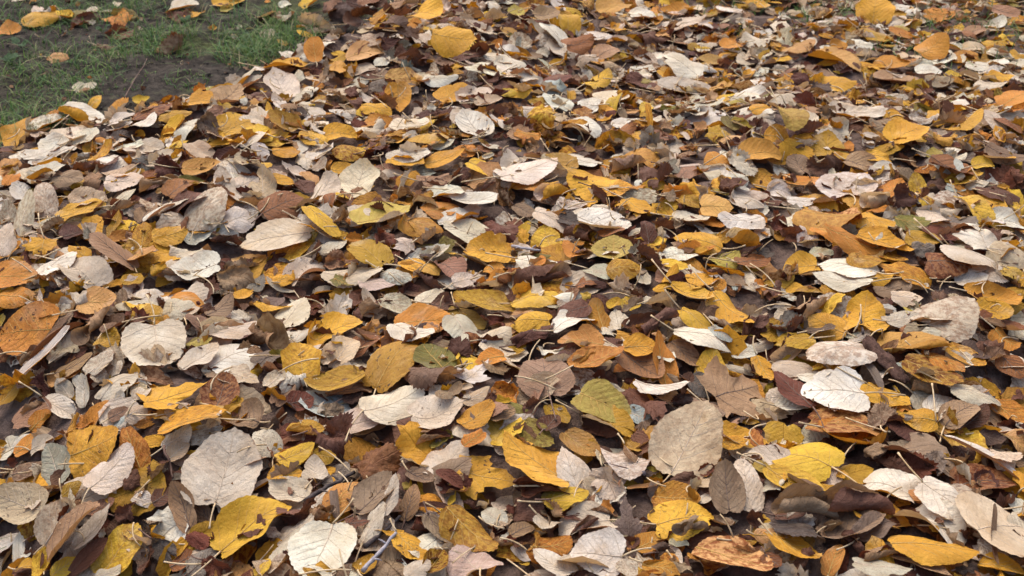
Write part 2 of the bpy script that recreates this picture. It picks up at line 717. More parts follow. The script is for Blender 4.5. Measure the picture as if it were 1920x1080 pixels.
r gold 430 385 -60 60 285 t | big golden leaf with brown flecks at lower centre
o yellow 250 520 560 440 175
o cream 560 580 400 110 255
r white 830 130 870 325 310 t s:790,30 | white heart-shaped leaf left of the big tan leaf
k blush 650 310 750 530 220 t | crinkled blush leaf below the white heart leaf
r cream 740 640 370 720 215
r yellow 1070 700 1490 610 275 t s:960,695 | yellow leaf with purple veins at the bottom
o ochre 1090 480 1400 500 175
m grey 880 790 850 490 220 | grey lobed leaf left of the yellow purple-veined leaf
r taupe 1630 600 1590 240 240 t | dark taupe notched leaf on a cream leaf
o cream 1790 580 1720 210 240
r white 830 930 450 900 335 T s:1045,895 | white round leaf with pale stem at the bottom edge
o white 440 1070 170 900 155
o orange 110 880 430 830 175
o ochre 400 30 650 180 155
o peach 1400 870 1930 1010 210 mo t | peach leaf with brown freckles at the bottom edge
o cream 830 970 910 1100 135
o ochre 930 880 1120 770 145
o ochre 990 1000 1250 1050 115
c grey 1240 750 1430 690 115 t
k dark 1050 890 1220 920 95
k maroon 250 610 570 620 85
k mauve 0 650 240 490 150
o tan 0 770 150 690 105
s peach 860 420 1110 400 42
s taupe 1470 640 1660 710 75
o mustard 1650 830 1840 810 105
o peach 1820 780 1960 770 105
o lime 1810 240 1920 300 75
o gold 1550 80 1760 80 95
c taupe 460 820 630 630 75
o pale 180 640 350 720 65
o sage 1210 800 1300 870 95
k taupe 1210 970 1370 1040 95
k redbrown 60 480 420 430 110
k dark 900 330 1130 250 120
k brown 30 870 150 780 110
k brown 850 860 940 800 90
# 3 3
r yellow 490 285 20 110 285 T s:700,470 | large clean yellow leaf at lower right
o yellow 0 300 410 480 175 u
o orange 400 30 880 60 155
r white 1110 470 700 350 195 t | white leaf with a dark ragged rim at lower right
o white 1150 390 1560 690 225 t | long white leaf with a small dark seed at lower right
o white 1000 590 1440 780 155
o cream 1350 450 1640 550 135 t
r beige 1600 730 2000 720 465 t | big beige leaf cut by the right edge at the bottom
o rust 1420 380 1830 350 195 mo | mottled rust leaf above the big beige leaf
k redbrown 760 240 1240 330 150 | red-brown leaf above the dark-rimmed white leaf
o taupe 900 90 1420 280 165
k grey 1270 140 1230 310 165 t
s white 1300 20 1920 320 62 t | white leaf edge running diagonally at the right edge
o blush 1680 130 1820 210 135
c taupe 440 580 920 570 70 t
c taupe 60 590 500 565 70 t | rolled grey-brown leaf at the lower right
o taupe 410 790 860 650 185
o grey 690 790 940 640 205 t | grey triangular leaf below the rolled grey-brown leaf
k charcoal 20 730 400 760 135
o gold 0 760 370 960 135
o orange 450 1060 540 840 145 t | orange leaf standing upright at the bottom edge
o gold 950 850 1560 890 195 t | wide golden leaf at the bottom right
o tan 950 920 1360 1060 75
o sage 650 990 1060 1050 125
o sage 1570 820 1780 960 145
o gold 1590 970 1930 1060 95
c taupe 590 790 740 940 85
s mauve 175 340 400 470 75 t | dry wing seed lying on yellow leaves at lower right
s taupe 1700 530 1660 1020 60 t
o dark 1590 20 1770 70 105
o peach 1790 0 1930 140 115
o rust -20 920 90 1010 115
k mauve 200 1060 310 870 95
k taupe 730 170 900 150 95
c redbrown 700 960 950 900 70
o mauve 60 640 300 600 80
k rust 1450 780 1540 760 80
o brown 1420 120 1520 220 100
k dark 1420 1060 1580 1000 90
"""
rng = np.random.default_rng(11)
C0 = scene.collection

# ------------------------------------------------------------------ materials
def lin(c):
    c = np.asarray(c, float) / 255.0
    return np.where(c <= 0.04045, c / 12.92, ((c + 0.055) / 1.055) ** 2.4)

class NT:
    """A few short hands for building a node tree."""
    def __init__(self, name):
        self.m = bpy.data.materials.new(name)
        self.m.use_nodes = True
        self.n, self.l = self.m.node_tree.nodes, self.m.node_tree.links
        self.bsdf = self.n["Principled BSDF"]
        self.out = self.n["Material Output"]
    def put(self, sock, v):
        if isinstance(v, bpy.types.NodeSocket):
            self.l.new(v, sock)
        else:
            sock.default_value = v
    def math(self, op, a, b=0.0, c=0.0, clamp=False):
        n = self.n.new("ShaderNodeMath"); n.operation = op; n.use_clamp = clamp
        for i, v in enumerate((a, b, c)):
            self.put(n.inputs[i], v)
        return n.outputs[0]
    def mix(self, f, a, b, mode='MIX'):
        n = self.n.new("ShaderNodeMix"); n.data_type = 'RGBA'; n.blend_type = mode
        self.put(n.inputs[0], f); self.put(n.inputs[6], a); self.put(n.inputs[7], b)
        return n.outputs[2]
    def attr(self, name):
        n = self.n.new("ShaderNodeAttribute"); n.attribute_name = name
        return n
    def noise(self, vec, scale, detail=3.0, rough=0.55):
        n = self.n.new("ShaderNodeTexNoise"); n.inputs["Scale"].default_value = scale
        n.inputs["Detail"].default_value = detail; n.inputs["Roughness"].default_value = rough
        if vec is not None: self.l.new(vec, n.inputs["Vector"])
        return n.outputs["Fac"]
    def ramp(self, v, lo, hi):
        n = self.n.new("ShaderNodeMapRange"); n.interpolation_type = 'SMOOTHSTEP'
        self.put(n.inputs[0], v); n.inputs[1].default_value = lo; n.inputs[2].default_value = hi
        return n.outputs[0]

def make_leaf_material():
    """Dry leaf: face and back colour, spot and mottle strength come per leaf as attributes; veins, blotches and rim wear run in leaf coordinates."""
    t = NT("dry_leaf")
    ca, cb, cc = t.attr("face"), t.attr("back"), t.attr("wear")
    geo = t.n.new("ShaderNodeNewGeometry")
    base = t.mix(geo.outputs["Backfacing"], ca.outputs["Color"], cb.outputs["Color"])
    sep = t.n.new("ShaderNodeSeparateColor"); t.l.new(cc.outputs["Color"], sep.inputs[0])
    spots, mott, edge, seed = sep.outputs[0], sep.outputs[1], sep.outputs[2], cc.outputs["Alpha"]
    uv = t.n.new("ShaderNodeUVMap"); uv.uv_map = "leaf"
    sxyz = t.n.new("ShaderNodeSeparateXYZ"); t.l.new(uv.outputs[0], sxyz.inputs[0])
    u, v = sxyz.outputs[0], sxyz.outputs[1]
    comb = t.n.new("ShaderNodeCombineXYZ")
    t.l.new(u, comb.inputs[0]); t.l.new(v, comb.inputs[1]); t.put(comb.inputs[2], t.math('MULTIPLY', seed, 97.0))
    vec = comb.outputs[0]
    # veins: a midrib and side ribs that climb outwards
    au = t.math('ABSOLUTE', u)
    wob = t.math('MULTIPLY', t.math('SUBTRACT', t.noise(vec, 4.0, 1.0), 0.5), 0.10)
    climb = t.math('ADD', t.math('SUBTRACT', v, t.math('MULTIPLY', au, 0.85)), wob)
    cell = t.math('FRACT', t.math('MULTIPLY', climb, 7.5))
    dist = t.math('ABSOLUTE', t.math('SUBTRACT', cell, 0.5))
    rib = t.math('SUBTRACT', 1.0, t.ramp(dist, 0.0, 0.06))
    mid = t.math('SUBTRACT', 1.0, t.ramp(au, 0.0, 0.022))
    vein = t.math('MULTIPLY', t.math('MAXIMUM', t.math('MULTIPLY', rib, 0.62), mid), ca.outputs['Alpha'])
    quilt = t.math('MULTIPLY', t.math('SUBTRACT', 0.5, dist), -0.35)
    # broad tone drift, blotches, small dark specks, worn rim
    drift = t.noise(vec, 2.2, 4.0)
    col = t.mix(t.ramp(drift, 0.25, 0.75), t.mix(1.0, base, (0.78, 0.71, 0.63, 1), 'MULTIPLY'), t.mix(1.0, base, (1.08, 1.08, 1.07, 1), 'MULTIPLY'))
    fine = t.noise(vec, 38.0, 3.0, 0.7)
    col = t.mix(t.math('MULTIPLY', t.ramp(fine, 0.38, 0.68), 0.30), col, t.mix(1.0, base, (0.62, 0.52, 0.42, 1), 'MULTIPLY'))
    col = t.mix(t.math('MULTIPLY', t.ramp(t.noise(vec, 1.6, 3.0), 0.52, 0.76), 0.26), col, cb.outputs['Color'])
    veincol = t.mix(1.0, col, (0.66, 0.56, 0.47, 1), 'MULTIPLY')
    col = t.mix(t.math('MULTIPLY', vein, 0.5), col, veincol)
    vor = t.n.new("ShaderNodeTexVoronoi"); vor.feature = 'DISTANCE_TO_EDGE'; vor.inputs["Scale"].default_value = 26.0
    t.l.new(vec, vor.inputs["Vector"])
    net = t.math('SUBTRACT', 1.0, t.ramp(vor.outputs["Distance"], 0.0, 0.09))
    col = t.mix(t.math('MULTIPLY', net, 0.14), col, veincol)
    crease = t.math('ABSOLUTE', t.math('SUBTRACT', t.noise(vec, 5.5, 4.0, 0.6), 0.5))
    mo = t.math('MULTIPLY', t.ramp(t.noise(vec, 9.0, 5.0, 0.65), 0.42, 0.60), mott)
    col = t.mix(mo, col, t.mix(1.0, col, (0.42, 0.24, 0.14, 1), 'MULTIPLY'))
    sp1 = t.math('MULTIPLY', t.ramp(t.noise(vec, 13.0, 2.0, 0.5), 0.655, 0.70), spots)
    sp2 = t.math('MULTIPLY', t.ramp(t.noise(vec, 34.0, 1.0, 0.5), 0.70, 0.74), t.math('ADD', t.math('MULTIPLY', spots, 0.7), 0.25))
    spot = t.math('MAXIMUM', sp1, sp2)
    col = t.mix(t.math('MULTIPLY', spot, 0.85), col, (0.045, 0.025, 0.018, 1))
    rimn = t.math('ADD', edge, t.math('MULTIPLY', t.math('SUBTRACT', t.noise(vec, 6.0, 3.0), 0.62), 0.75))
    rim = t.math('MULTIPLY', t.ramp(rimn, 0.92, 1.06), 0.75)
    col = t.mix(rim, col, t.mix(1.0, col, (0.40, 0.26, 0.18, 1), 'MULTIPLY'))
    # relief
    h = t.math('ADD', t.math('MULTIPLY', vein, -0.4), t.math('ADD', quilt, t.math('ADD', t.math('MULTIPLY', t.noise(vec, 20.0, 3.0, 0.6), 0.6), t.math('ADD', t.math('MULTIPLY', crease, 2.0), t.math('MULTIPLY', net, -0.05)))))
    bump = t.n.new("ShaderNodeBump"); bump.inputs["Strength"].default_value = 0.8; bump.inputs["Distance"].default_value = 0.0030
    t.l.new(h, bump.inputs["Height"])
    b = t.bsdf
    t.l.new(col, b.inputs["Base Color"]); t.l.new(bump.outputs[0], b.inputs["Normal"])
    t.put(b.inputs["Roughness"], t.math('ADD', 0.52, t.math('MULTIPLY', fine, 0.22)))
    b.inputs["Specular IOR Level"].default_value = 0.20
    tr = t.n.new("ShaderNodeBsdfTranslucent")
    t.l.new(t.mix(1.0, col, (1.0, 0.80, 0.50, 1), 'MULTIPLY'), tr.inputs[0]); t.l.new(bump.outputs[0], tr.inputs[1])
    ms = t.n.new("ShaderNodeMixShader"); ms.inputs[0].default_value = 0.28
    t.l.new(b.outputs[0], ms.inputs[1]); t.l.new(tr.outputs[0], ms.inputs[2]); t.l.new(ms.outputs[0], t.out.inputs[0])
    return t.m

def plain(name, c1, c2, scale, rough=0.7, bump=0.3, dist=0.003):
    t = NT(name)
    tc = t.n.new("ShaderNodeTexCoord").outputs["Object"]
    n = t.noise(tc, scale, 5.0, 0.65)
    t.l.new(t.mix(t.ramp(n, 0.3, 0.7), (*c1, 1), (*c2, 1)), t.bsdf.inputs["Base Color"])
    t.bsdf.inputs["Roughness"].default_value = rough
    t.bsdf.inputs["Specular IOR Level"].default_value = 0.12
    bp = t.n.new("ShaderNodeBump"); bp.inputs["Strength"].default_value = bump; bp.inputs["Distance"].default_value = dist
    t.l.new(t.noise(tc, scale * 4, 4.0, 0.7), bp.inputs["Height"]); t.l.new(bp.outputs[0], t.bsdf.inputs["Normal"])
    return t.m

def make_soil():
    t = NT("soil")
    tc = t.n.new("ShaderNodeTexCoord").outputs["Object"]
    a, b, c = t.noise(tc, 2.3, 6.0, 0.6), t.noise(tc, 30.0, 6.0, 0.7), t.noise(tc, 140.0, 3.0, 0.7)
    col = t.mix(t.ramp(b, 0.35, 0.7), (0.016, 0.013, 0.010, 1), (0.062, 0.050, 0.039, 1))
    col = t.mix(t.math('MULTIPLY', t.ramp(c, 0.55, 0.75), 0.5), col, (0.10, 0.085, 0.066, 1))
    moss = t.math('MULTIPLY', t.ramp(t.math('ADD', a, t.math('MULTIPLY', t.math('SUBTRACT', b, 0.5), 0.5)), 0.50, 0.68), 0.75)
    col = t.mix(moss, col, t.mix(b, (0.030, 0.042, 0.012, 1), (0.075, 0.088, 0.026, 1)))
    t.l.new(col, t.bsdf.inputs["Base Color"])
    t.bsdf.inputs["Roughness"].default_value = 0.95; t.bsdf.inputs["Specular IOR Level"].default_value = 0.08
    bp = t.n.new("ShaderNodeBump"); bp.inputs["Strength"].default_value = 0.9; bp.inputs["Distance"].default_value = 0.012
    t.l.new(t.math('ADD', b, t.math('MULTIPLY', c, 0.3)), bp.inputs["Height"]); t.l.new(bp.outputs[0], t.bsdf.inputs["Normal"])
    return t.m

def make_grass_mat():
    t = NT("grass_blade")
    ca = t.attr("face")
    t.l.new(ca.outputs["Color"], t.bsdf.inputs["Base Color"])
    t.bsdf.inputs["Roughness"].default_value = 0.6; t.bsdf.inputs["Specular IOR Level"].default_value = 0.15
    tr = t.n.new("ShaderNodeBsdfTranslucent"); t.l.new(ca.outputs["Color"], tr.inputs[0])
    ms = t.n.new("ShaderNodeMixShader"); ms.inputs[0].default_value = 0.3
    t.l.new(t.bsdf.outputs[0], ms.inputs[1]); t.l.new(tr.outputs[0], ms.inputs[2]); t.l.new(ms.outputs[0], t.out.inputs[0])
    return t.m

M_LEAF, M_SOIL, M_GRASS = make_leaf_material(), make_soil(), make_grass_mat()
M_MOULD = plain("leaf_mould", (0.07, 0.046, 0.036), (0.19, 0.13, 0.10), 45.0, 0.9, 1.0, 0.01)
M_STEM = plain("pale_stem", (0.34, 0.22, 0.10), (0.56, 0.43, 0.26), 60.0, 0.55, 0.2, 0.0008)
M_STEM_DARK = plain("dark_stem", (0.07, 0.040, 0.028), (0.17, 0.10, 0.07), 60.0, 0.6, 0.2, 0.0008)
M_VEIN = dict(pale=plain('pale_vein', (0.40, 0.30, 0.20), (0.55, 0.44, 0.32), 60.0, 0.6, 0.1, 0.0005), yellow=plain('yellow_vein', (0.34, 0.19, 0.045), (0.50, 0.32, 0.10), 60.0, 0.6, 0.1, 0.0005),
              brown=plain('brown_vein', (0.09, 0.055, 0.04), (0.20, 0.14, 0.10), 60.0, 0.6, 0.1, 0.0005))
M_TWIG = plain("dark_twig_bark", (0.030, 0.022, 0.020), (0.085, 0.066, 0.058), 80.0, 0.8, 0.6, 0.002)
M_TWIG_GREY = plain("grey_twig_bark", (0.15, 0.135, 0.14), (0.34, 0.31, 0.31), 70.0, 0.8, 0.6, 0.002)
M_BARK = plain("bark", (0.050, 0.026, 0.018), (0.135, 0.075, 0.055), 55.0, 0.85, 1.0, 0.006)
M_SEED = plain("seed_skin", (0.07, 0.055, 0.055), (0.16, 0.125, 0.12), 120.0, 0.5, 0.3, 0.001)
M_CRUMB = plain("soil_crumb", (0.03, 0.024, 0.019), (0.09, 0.074, 0.06), 90.0, 0.9, 0.6, 0.003)

# ------------------------------------------------------------------ mesh helper
def mesh_from(name, verts, tris, smooth=True, mat=None, uv=None, attrs=None):
    me = bpy.data.meshes.new(name)
    nv, nf = len(verts), len(tris)
    me.vertices.add(nv); me.vertices.foreach_set("co", np.asarray(verts, np.float32).ravel())
    me.loops.add(nf * 3); me.loops.foreach_set("vertex_index", np.asarray(tris, np.int32).ravel())
    me.polygons.add(nf)
    me.polygons.foreach_set("loop_start", np.arange(0, nf * 3, 3, dtype=np.int32))
    if smooth: me.polygons.foreach_set("use_smooth", np.ones(nf, bool))
    if uv is not None:
        l = me.uv_layers.new(name="leaf")
        l.data.foreach_set("uv", np.asarray(uv, np.float32)[np.asarray(tris).ravel()].ravel())
    for k, a in (attrs or {}).items():
        at = me.attributes.new(k, 'FLOAT_COLOR', 'POINT')
        at.data.foreach_set("color", np.asarray(a, np.float32).ravel())
    me.update(calc_edges=True)
    me.validate()
    if mat: me.materials.append(mat)
    return me

def link(name, me, parent=None, label=None, cat=None, kind=None, group=None):
    o = bpy.data.objects.new(name, me); C0.objects.link(o)
    if parent is not None: o.parent = parent
    for k, v in (("label", label), ("category", cat), ("kind", kind), ("group", group)):
        if v: o[k] = v
    return o

def tube(path, radii, sides=5):
    p = np.asarray(path, float); n = len(p)
    t = np.gradient(p, axis=0); t /= np.linalg.norm(t, axis=1)[:, None] + 1e-9
    ref = np.array([0.13, 0.29, 0.95]); a = np.cross(t, ref); a /= np.linalg.norm(a, axis=1)[:, None] + 1e-9
    b = np.cross(t, a); ang = np.arange(sides) * 2 * np.pi / sides
    r = np.broadcast_to(np.asarray(radii, float), (n,))
    v = p[:, None, :] + r[:, None, None] * (np.cos(ang)[None, :, None] * a[:, None, :] + np.sin(ang)[None, :, None] * b[:, None, :])
    f = []
    for i in range(n - 1):
        for j in range(sides):
            q, w = i * sides + j, i * sides + (j + 1) % sides
            f += [(q, w, q + sides), (w, w + sides, q + sides)]
    for e in (0, (n - 1) * sides):
        f += [(e, e + j, e + j + 1) if e else (e, e + j + 1, e + j) for j in range(1, sides - 1)]
    return v.reshape(-1, 3), np.array(f)

# ------------------------------------------------------------------ leaf shapes
SHAPES = {
    'o': [(0, 0), (.16, .0), (.35, .09), (.48, .27), (.50, .40), (.44, .62), (.32, .82), (.14, .95), (0, 1)],
    'r': [(0, 0), (.12, -.05), (.28, -.06), (.43, .05), (.50, .25), (.49, .45), (.40, .67), (.24, .86), (.09, .96), (0, 1)],
    'e': [(0, 0), (.22, .08), (.42, .26), (.50, .5), (.42, .74), (.22, .92), (0, 1)],
    's': [(0, 0), (.30, .04), (.46, .16), (.50, .35), (.50, .68), (.40, .90), (.20, .98), (0, 1)],
    'm': [(0, 0), (.14, -.05), (.34, -.08), (.29, .04), (.36, .11), (.50, .40), (.37, .38), (.33, .47), (.19, .44), (.17, .60), (.21, .69), (.09, .82), (0, 1)],
}
SHAPES['c'] = SHAPES['o']; SHAPES['k'] = SHAPES['o']
def outline(kind, n, g, teeth, neat=False):
    pts = np.array(SHAPES[kind], float)
    if kind in 'ork':
        pts[1:-1] += g.normal(0, .018, pts[1:-1].shape)
        if kind == 'o' and g.random() < .45:                     # heart-shaped base on some
            pts[1] = (.13, -.045); pts[2] = (.36, .02)
    half = n // 2
    def side(p):
        seg = np.r_[0, np.cumsum(np.linalg.norm(np.diff(p, axis=0), axis=1))]
        s = np.linspace(0, seg[-1], half + 1)
        if kind == 'm':
            return np.c_[np.interp(s, seg, p[:, 0]), np.interp(s, seg, p[:, 1])]
        # smooth: chaikin twice, then resample
        for _ in range(2):
            q = [p[0]]
            for i in range(len(p) - 1):
                q += [.75 * p[i] + .25 * p[i + 1], .25 * p[i] + .75 * p[i + 1]]
            p = np.array(q + [p[-1]])
        seg = np.r_[0, np.cumsum(np.linalg.norm(np.diff(p, axis=0), axis=1))]
        s = np.linspace(0, seg[-1], half + 1)
        return np.c_[np.interp(s, seg, p[:, 0]), np.interp(s, seg, p[:, 1])]
    R = side(pts); pl = pts.copy(); pl[1:-1, 0] *= g.uniform(.88, 1.1); L = side(pl); L[:, 0] *= -1
    o = np.vstack([R[:-1], L[::-1][:-1]])
    c = np.array([0.0, .26 if kind == 'm' else .42])
    d = o - c
    i = np.arange(len(o))
    if teeth:
        saw = np.where(i % 2 == 0, 1.0, -1.0) * teeth * g.uniform(.5, 1.5, len(o))
        d *= (1 + saw)[:, None]
    ph = g.uniform(0, 6.28, 3)
    th = i / len(o) * 2 * np.pi
    d *= (1 + .022 * np.sin(3 * th + ph[0]) + .014 * np.sin(7 * th + ph[1]))[:, None]
    if not neat and kind not in 'sm' and g.random() < .42:                     # a bite or tear in the rim
        for _ in range(g.integers(1, 3)):
            k0, wd, dp = g.integers(0, len(o)), g.uniform(.8, 2.6) * len(o) / 64, (g.uniform(.10, .42) if n < 60 or kind == 'k' else g.uniform(.06, .22))
            dd = np.minimum(np.abs(i - k0), len(o) - np.abs(i - k0))
            d *= (1 - dp * np.exp(-(dd / wd) ** 2))[:, None]
    return c, d

def wrap(p, ang, d0, r, amax):
    """Bend the part of the sheet beyond a line round a cylinder of radius r, at most amax radians."""
    if r < 0:
        q = p.copy(); q[:, 2] *= -1; q = wrap(q, ang, d0, -r, amax); q[:, 2] *= -1
        return q
    ca, sa = math.cos(ang), math.sin(ang)
    s = p[:, 0] * ca + p[:, 1] * sa; t = -p[:, 0] * sa + p[:, 1] * ca; z = p[:, 2]
    over = np.maximum(s - d0, 0); a = np.minimum(over / r, amax); rest = np.maximum(over - r * amax, 0)
    m = over > 0
    s2 = np.where(m, d0 + (r - z) * np.sin(a) + rest * np.cos(a), s)
    z2 = np.where(m, r - (r - z) * np.cos(a) + rest * np.sin(a), z)
    return np.c_[s2 * ca - t * sa, s2 * sa + t * ca, z2]

_tri_cache = {}
def tri_index(n, K):
    if (n, K) not in _tri_cache:
        f = [(0, 1 + j, 1 + (j + 1) % n) for j in range(n)]
        for k in range(K - 1):
            a, b = 1 + k * n, 1 + (k + 1) * n
            for j in range(n):
                j2 = (j + 1) % n
                f += [(a + j, b + j, b + j2), (a + j, b + j2, a + j2)]
        _tri_cache[(n, K)] = np.array(f)
    return _tri_cache[(n, K)]

def leaf_sheet(kind, g, n=64, K=7, teeth=.02, style=None, curly=.42, neat=False):
    """Unit leaf (base at 0,0, tip at 0,1): bent vertices, flat leaf coordinates, rim distance, triangles."""
    c, d = outline(kind, n, g, teeth if kind not in 'se' else 0, neat)
    s = (np.arange(1, K + 1) / K) ** .85
    xy = np.vstack([c[None], (c + d[None] * s[:, None, None]).reshape(-1, 2)])
    edge = np.r_[0, np.repeat(s, n)]
    th = np.r_[0, np.tile(np.arange(n) / n * 2 * np.pi, K)]
    x, y = xy[:, 0], xy[:, 1]
    rough = {'k': 2.3, 'c': 2.0, 's': .35, 'e': .6}.get(kind, 1.0) * g.uniform(.35, 1.1)
    z = g.uniform(-.02, .13) * np.sqrt(x * x + 4e-4)
    for k in (2, 3, 5, 8):
        z = z + rough * .052 / math.sqrt(k) * edge ** 2.2 * np.sin(k * th + g.uniform(0, 6.28)) * g.uniform(.2, 1)
    for _ in range(4):
        w = g.uniform(4, 13) * (1.3 if kind == 'k' else 1); a = g.uniform(0, 6.28)
        z = z + rough * .05 / w * 2.2 * np.sin(w * (x * math.cos(a) + y * math.sin(a)) + g.uniform(0, 6.28))
    if kind in 'kc':                                              # sharp little creases in the shrivelled ones
        for _ in range(6):
            w = g.uniform(9, 26); a = g.uniform(0, 6.28)
            z = z + (.30 if kind == 'k' else .14) / w * g.uniform(.4, 1) * np.abs(np.sin(w * (x * math.cos(a) + y * math.sin(a)) + g.uniform(0, 6.28)))
    if n >= 40:                                                   # soft pleats between the side ribs
        cl = y - .85 * np.abs(x)
        z = z + g.uniform(.0003, .0035) * np.sin(cl * 7.5 * 2 * np.pi) * np.minimum(np.abs(x) * 5, 1)
    p = np.c_[x, y - .45, z]
    sg = 1 if g.random() < .5 else -1
    if kind == 'c':
        r = g.uniform(.10, .16)
        p = wrap(p, 0.0, g.uniform(-.05, .05), r * 1.0, g.uniform(2.4, 4.6)); p = wrap(p, math.pi, g.uniform(0, .06), r, g.uniform(1.6, 3.6))
        p = wrap(p, math.pi / 2, 0, sg * g.uniform(.8, 3), .6)
    elif kind == 'k':
        for _ in range(3):
            p = wrap(p, g.uniform(0, 6.28), g.uniform(-.05, .25), g.choice([-1, 1], p=[.35, .65]) * g.uniform(.07, .25), g.uniform(.6, 1.9))
    elif kind == 's':
        p = wrap(p, math.pi / 2, -.1, sg * g.uniform(.7, 2.5), .7); p = wrap(p, 0, 0, g.uniform(.4, 1.2), .8)
    else:
        fl = 1.0 if g.random() < curly else 1.9                    # most lie fairly flat, some are curled
        p = wrap(p, math.pi / 2, g.uniform(-.1, .1), sg * fl * g.uniform(.55, 2.0), 1.0)
        p = wrap(p, -math.pi / 2, g.uniform(-.1, .1), sg * fl * g.uniform(.7, 2.4), .9)
        sg2 = 1 if g.random() < .55 else -1
        p = wrap(p, 0, .0, sg2 * fl * g.uniform(.45, 2.0), 1.0); p = wrap(p, math.pi, .0, sg2 * fl * g.uniform(.45, 2.0), 1.0)
        if style == 'f' or (not neat and g.random() < .13):                      # a folded rim or tip that shows the back
            p = wrap(p, g.uniform(0, 6.28), g.uniform(.20, .34), (1 if g.random() < .75 else -1) * g.uniform(.02, .07), g.uniform(1.2, 2.8))
    return p, np.c_[x, y], edge, tri_index(n, K)

PAL = {k: lin(v) for k, v in dict(
    white=(236, 229, 210), cream=(226, 213, 188), pale=(216, 202, 176), blush=(216, 200, 177), beige=(206, 182, 148), sage=(192, 187, 162), mint=(182, 194, 182),
    taupe=(158, 135, 108), mauve=(118, 82, 66), grey=(142, 133, 120), charcoal=(96, 90, 84), tan=(178, 143, 106), peach=(214, 164, 108), orange=(212, 142, 58),
    gold=(221, 166, 54), yellow=(227, 187, 62), mustard=(186, 144, 44), ochre=(192, 139, 50), olive=(130, 122, 58), lime=(188, 170, 82), rust=(158, 106, 62),
    redbrown=(118, 68, 50), brown=(110, 74, 55), maroon=(92, 56, 46), dark=(84, 66, 58), rose=(178, 136, 108), green=(88, 120, 80)).items()}
FAM = {}
for f, names in dict(pale='white cream pale blush beige sage mint', yellow='peach orange gold yellow mustard ochre olive lime green',
                     brown='taupe mauve grey charcoal tan rust redbrown brown maroon dark rose').items():
    for nme in names.split(): FAM[nme] = f
BACKS = dict(pale=['gold', 'tan', 'ochre', 'beige', 'rose'], yellow=['cream', 'beige', 'pale', 'ochre'], brown=['taupe', 'mauve', 'brown', 'tan'])
NEAR = dict(pale=['cream', 'beige', 'blush', 'white', 'cream'], yellow=['gold', 'ochre', 'yellow', 'mustard', 'orange', 'tan'], brown=['taupe', 'tan', 'brown', 'redbrown', 'redbrown'])
GAIN = 0.90
def tints(color, g):
    other = PAL[g.choice(NEAR[FAM[color]])]; w = g.random() ** 2 * .45   # in-between tones
    top = (PAL[color] * (1 - w) + other * w) * GAIN * g.uniform(.86, 1.10) * (1 + g.normal(0, .022, 3))
    bk = PAL[g.choice(BACKS[FAM[color]])] * GAIN * g.uniform(.8, 1.05)
    return np.clip(top, .008, .80), np.clip(bk, .008, .80)

# ------------------------------------------------------------------ lie of the land: soil, pile and the running height of its surface
RIM = np.array([(-.64, .55), (-.69, 1.22), (-.85, 1.48), (-1.06, 1.70), (-1.35, 2.0), (-1.58, 2.35), (-1.46, 2.66), (-1.20, 2.88), (-.95, 3.07), (-.74, 3.28), (-.57, 3.48),
                (-.42, 3.80), (-.32, 4.3), (-.28, 5.4), (3.2, 5.4), (3.2, .55)])
GX0, GX1, GY0, GY1, CS = -2.4, 3.0, .5, 5.6, .01
NX, NY = int(round((GX1 - GX0) / CS)), int(round((GY1 - GY0) / CS))
gx, gy = np.meshgrid(GX0 + (np.arange(NX) + .5) * CS, GY0 + (np.arange(NY) + .5) * CS)
def inside_depth(px, py):
    """Distance inside the rim of the pile (negative outside)."""
    best = np.full(px.shape, 1e9); inside = np.zeros(px.shape, bool)
    for (ax, ay), (bx, by) in zip(RIM, np.roll(RIM, -1, axis=0)):
        dx, dy = bx - ax, by - ay
        t = np.clip(((px - ax) * dx + (py - ay) * dy) / (dx * dx + dy * dy), 0, 1)
        best = np.minimum(best, np.hypot(px - ax - t * dx, py - ay - t * dy))
        inside ^= ((ay > py) != (by > py)) & (px < (bx - ax) * (py - ay) / (by - ay + 1e-12) + ax)
    return np.where(inside, best, -best)
def waves(px, py, lam, amp, seed, n=7):
    g = np.random.default_rng(seed); z = np.zeros(px.shape)
    for _ in range(n):
        a, l = g.uniform(0, 6.28), lam * g.uniform(.6, 1.6)
        z += np.sin((px * math.cos(a) + py * math.sin(a)) * 2 * np.pi / l + g.uniform(0, 6.28))
    return z * amp / math.sqrt(n)
def soil_z(px, py):
    return waves(px, py, .9, .010, 3) + waves(px, py, .22, .006, 4) + waves(px, py, .09, .003, 5)
def smooth01(t):
    t = np.clip(t, 0, 1); return t * t * (3 - 2 * t)
DEPTH = inside_depth(gx, gy)
near_left = smooth01((2.5 - gy) / .6)                               # the front left flank falls away more gently than the far one
flank = .15 + .29 * near_left
pile = .165 * smooth01(DEPTH / flank)
thin = smooth01((gy - 2.75) / .75) * smooth01((gx + .2) / .7)       # towards the far right the pile thins out over the grass
pile *= 1 - .80 * thin
pile += waves(gx, gy, .55, .016, 8) * smooth01(DEPTH / .2) * (1 - .6 * thin)
pile = np.where(DEPTH > 0, np.maximum(pile, .004), 0)
H = soil_z(gx, gy) + pile
BASE = H.copy()
def cells(px, py):
    return np.clip(((py - GY0) / CS).astype(int), 0, NY - 1), np.clip(((px - GX0) / CS).astype(int), 0, NX - 1)
def height(px, py):
    return H[cells(np.asarray(px), np.asarray(py))]
def lift(px, py, z, cap):
    i, j = cells(px, py)
    np.maximum.at(H, (i, j), np.minimum(z, H[i, j] + cap))
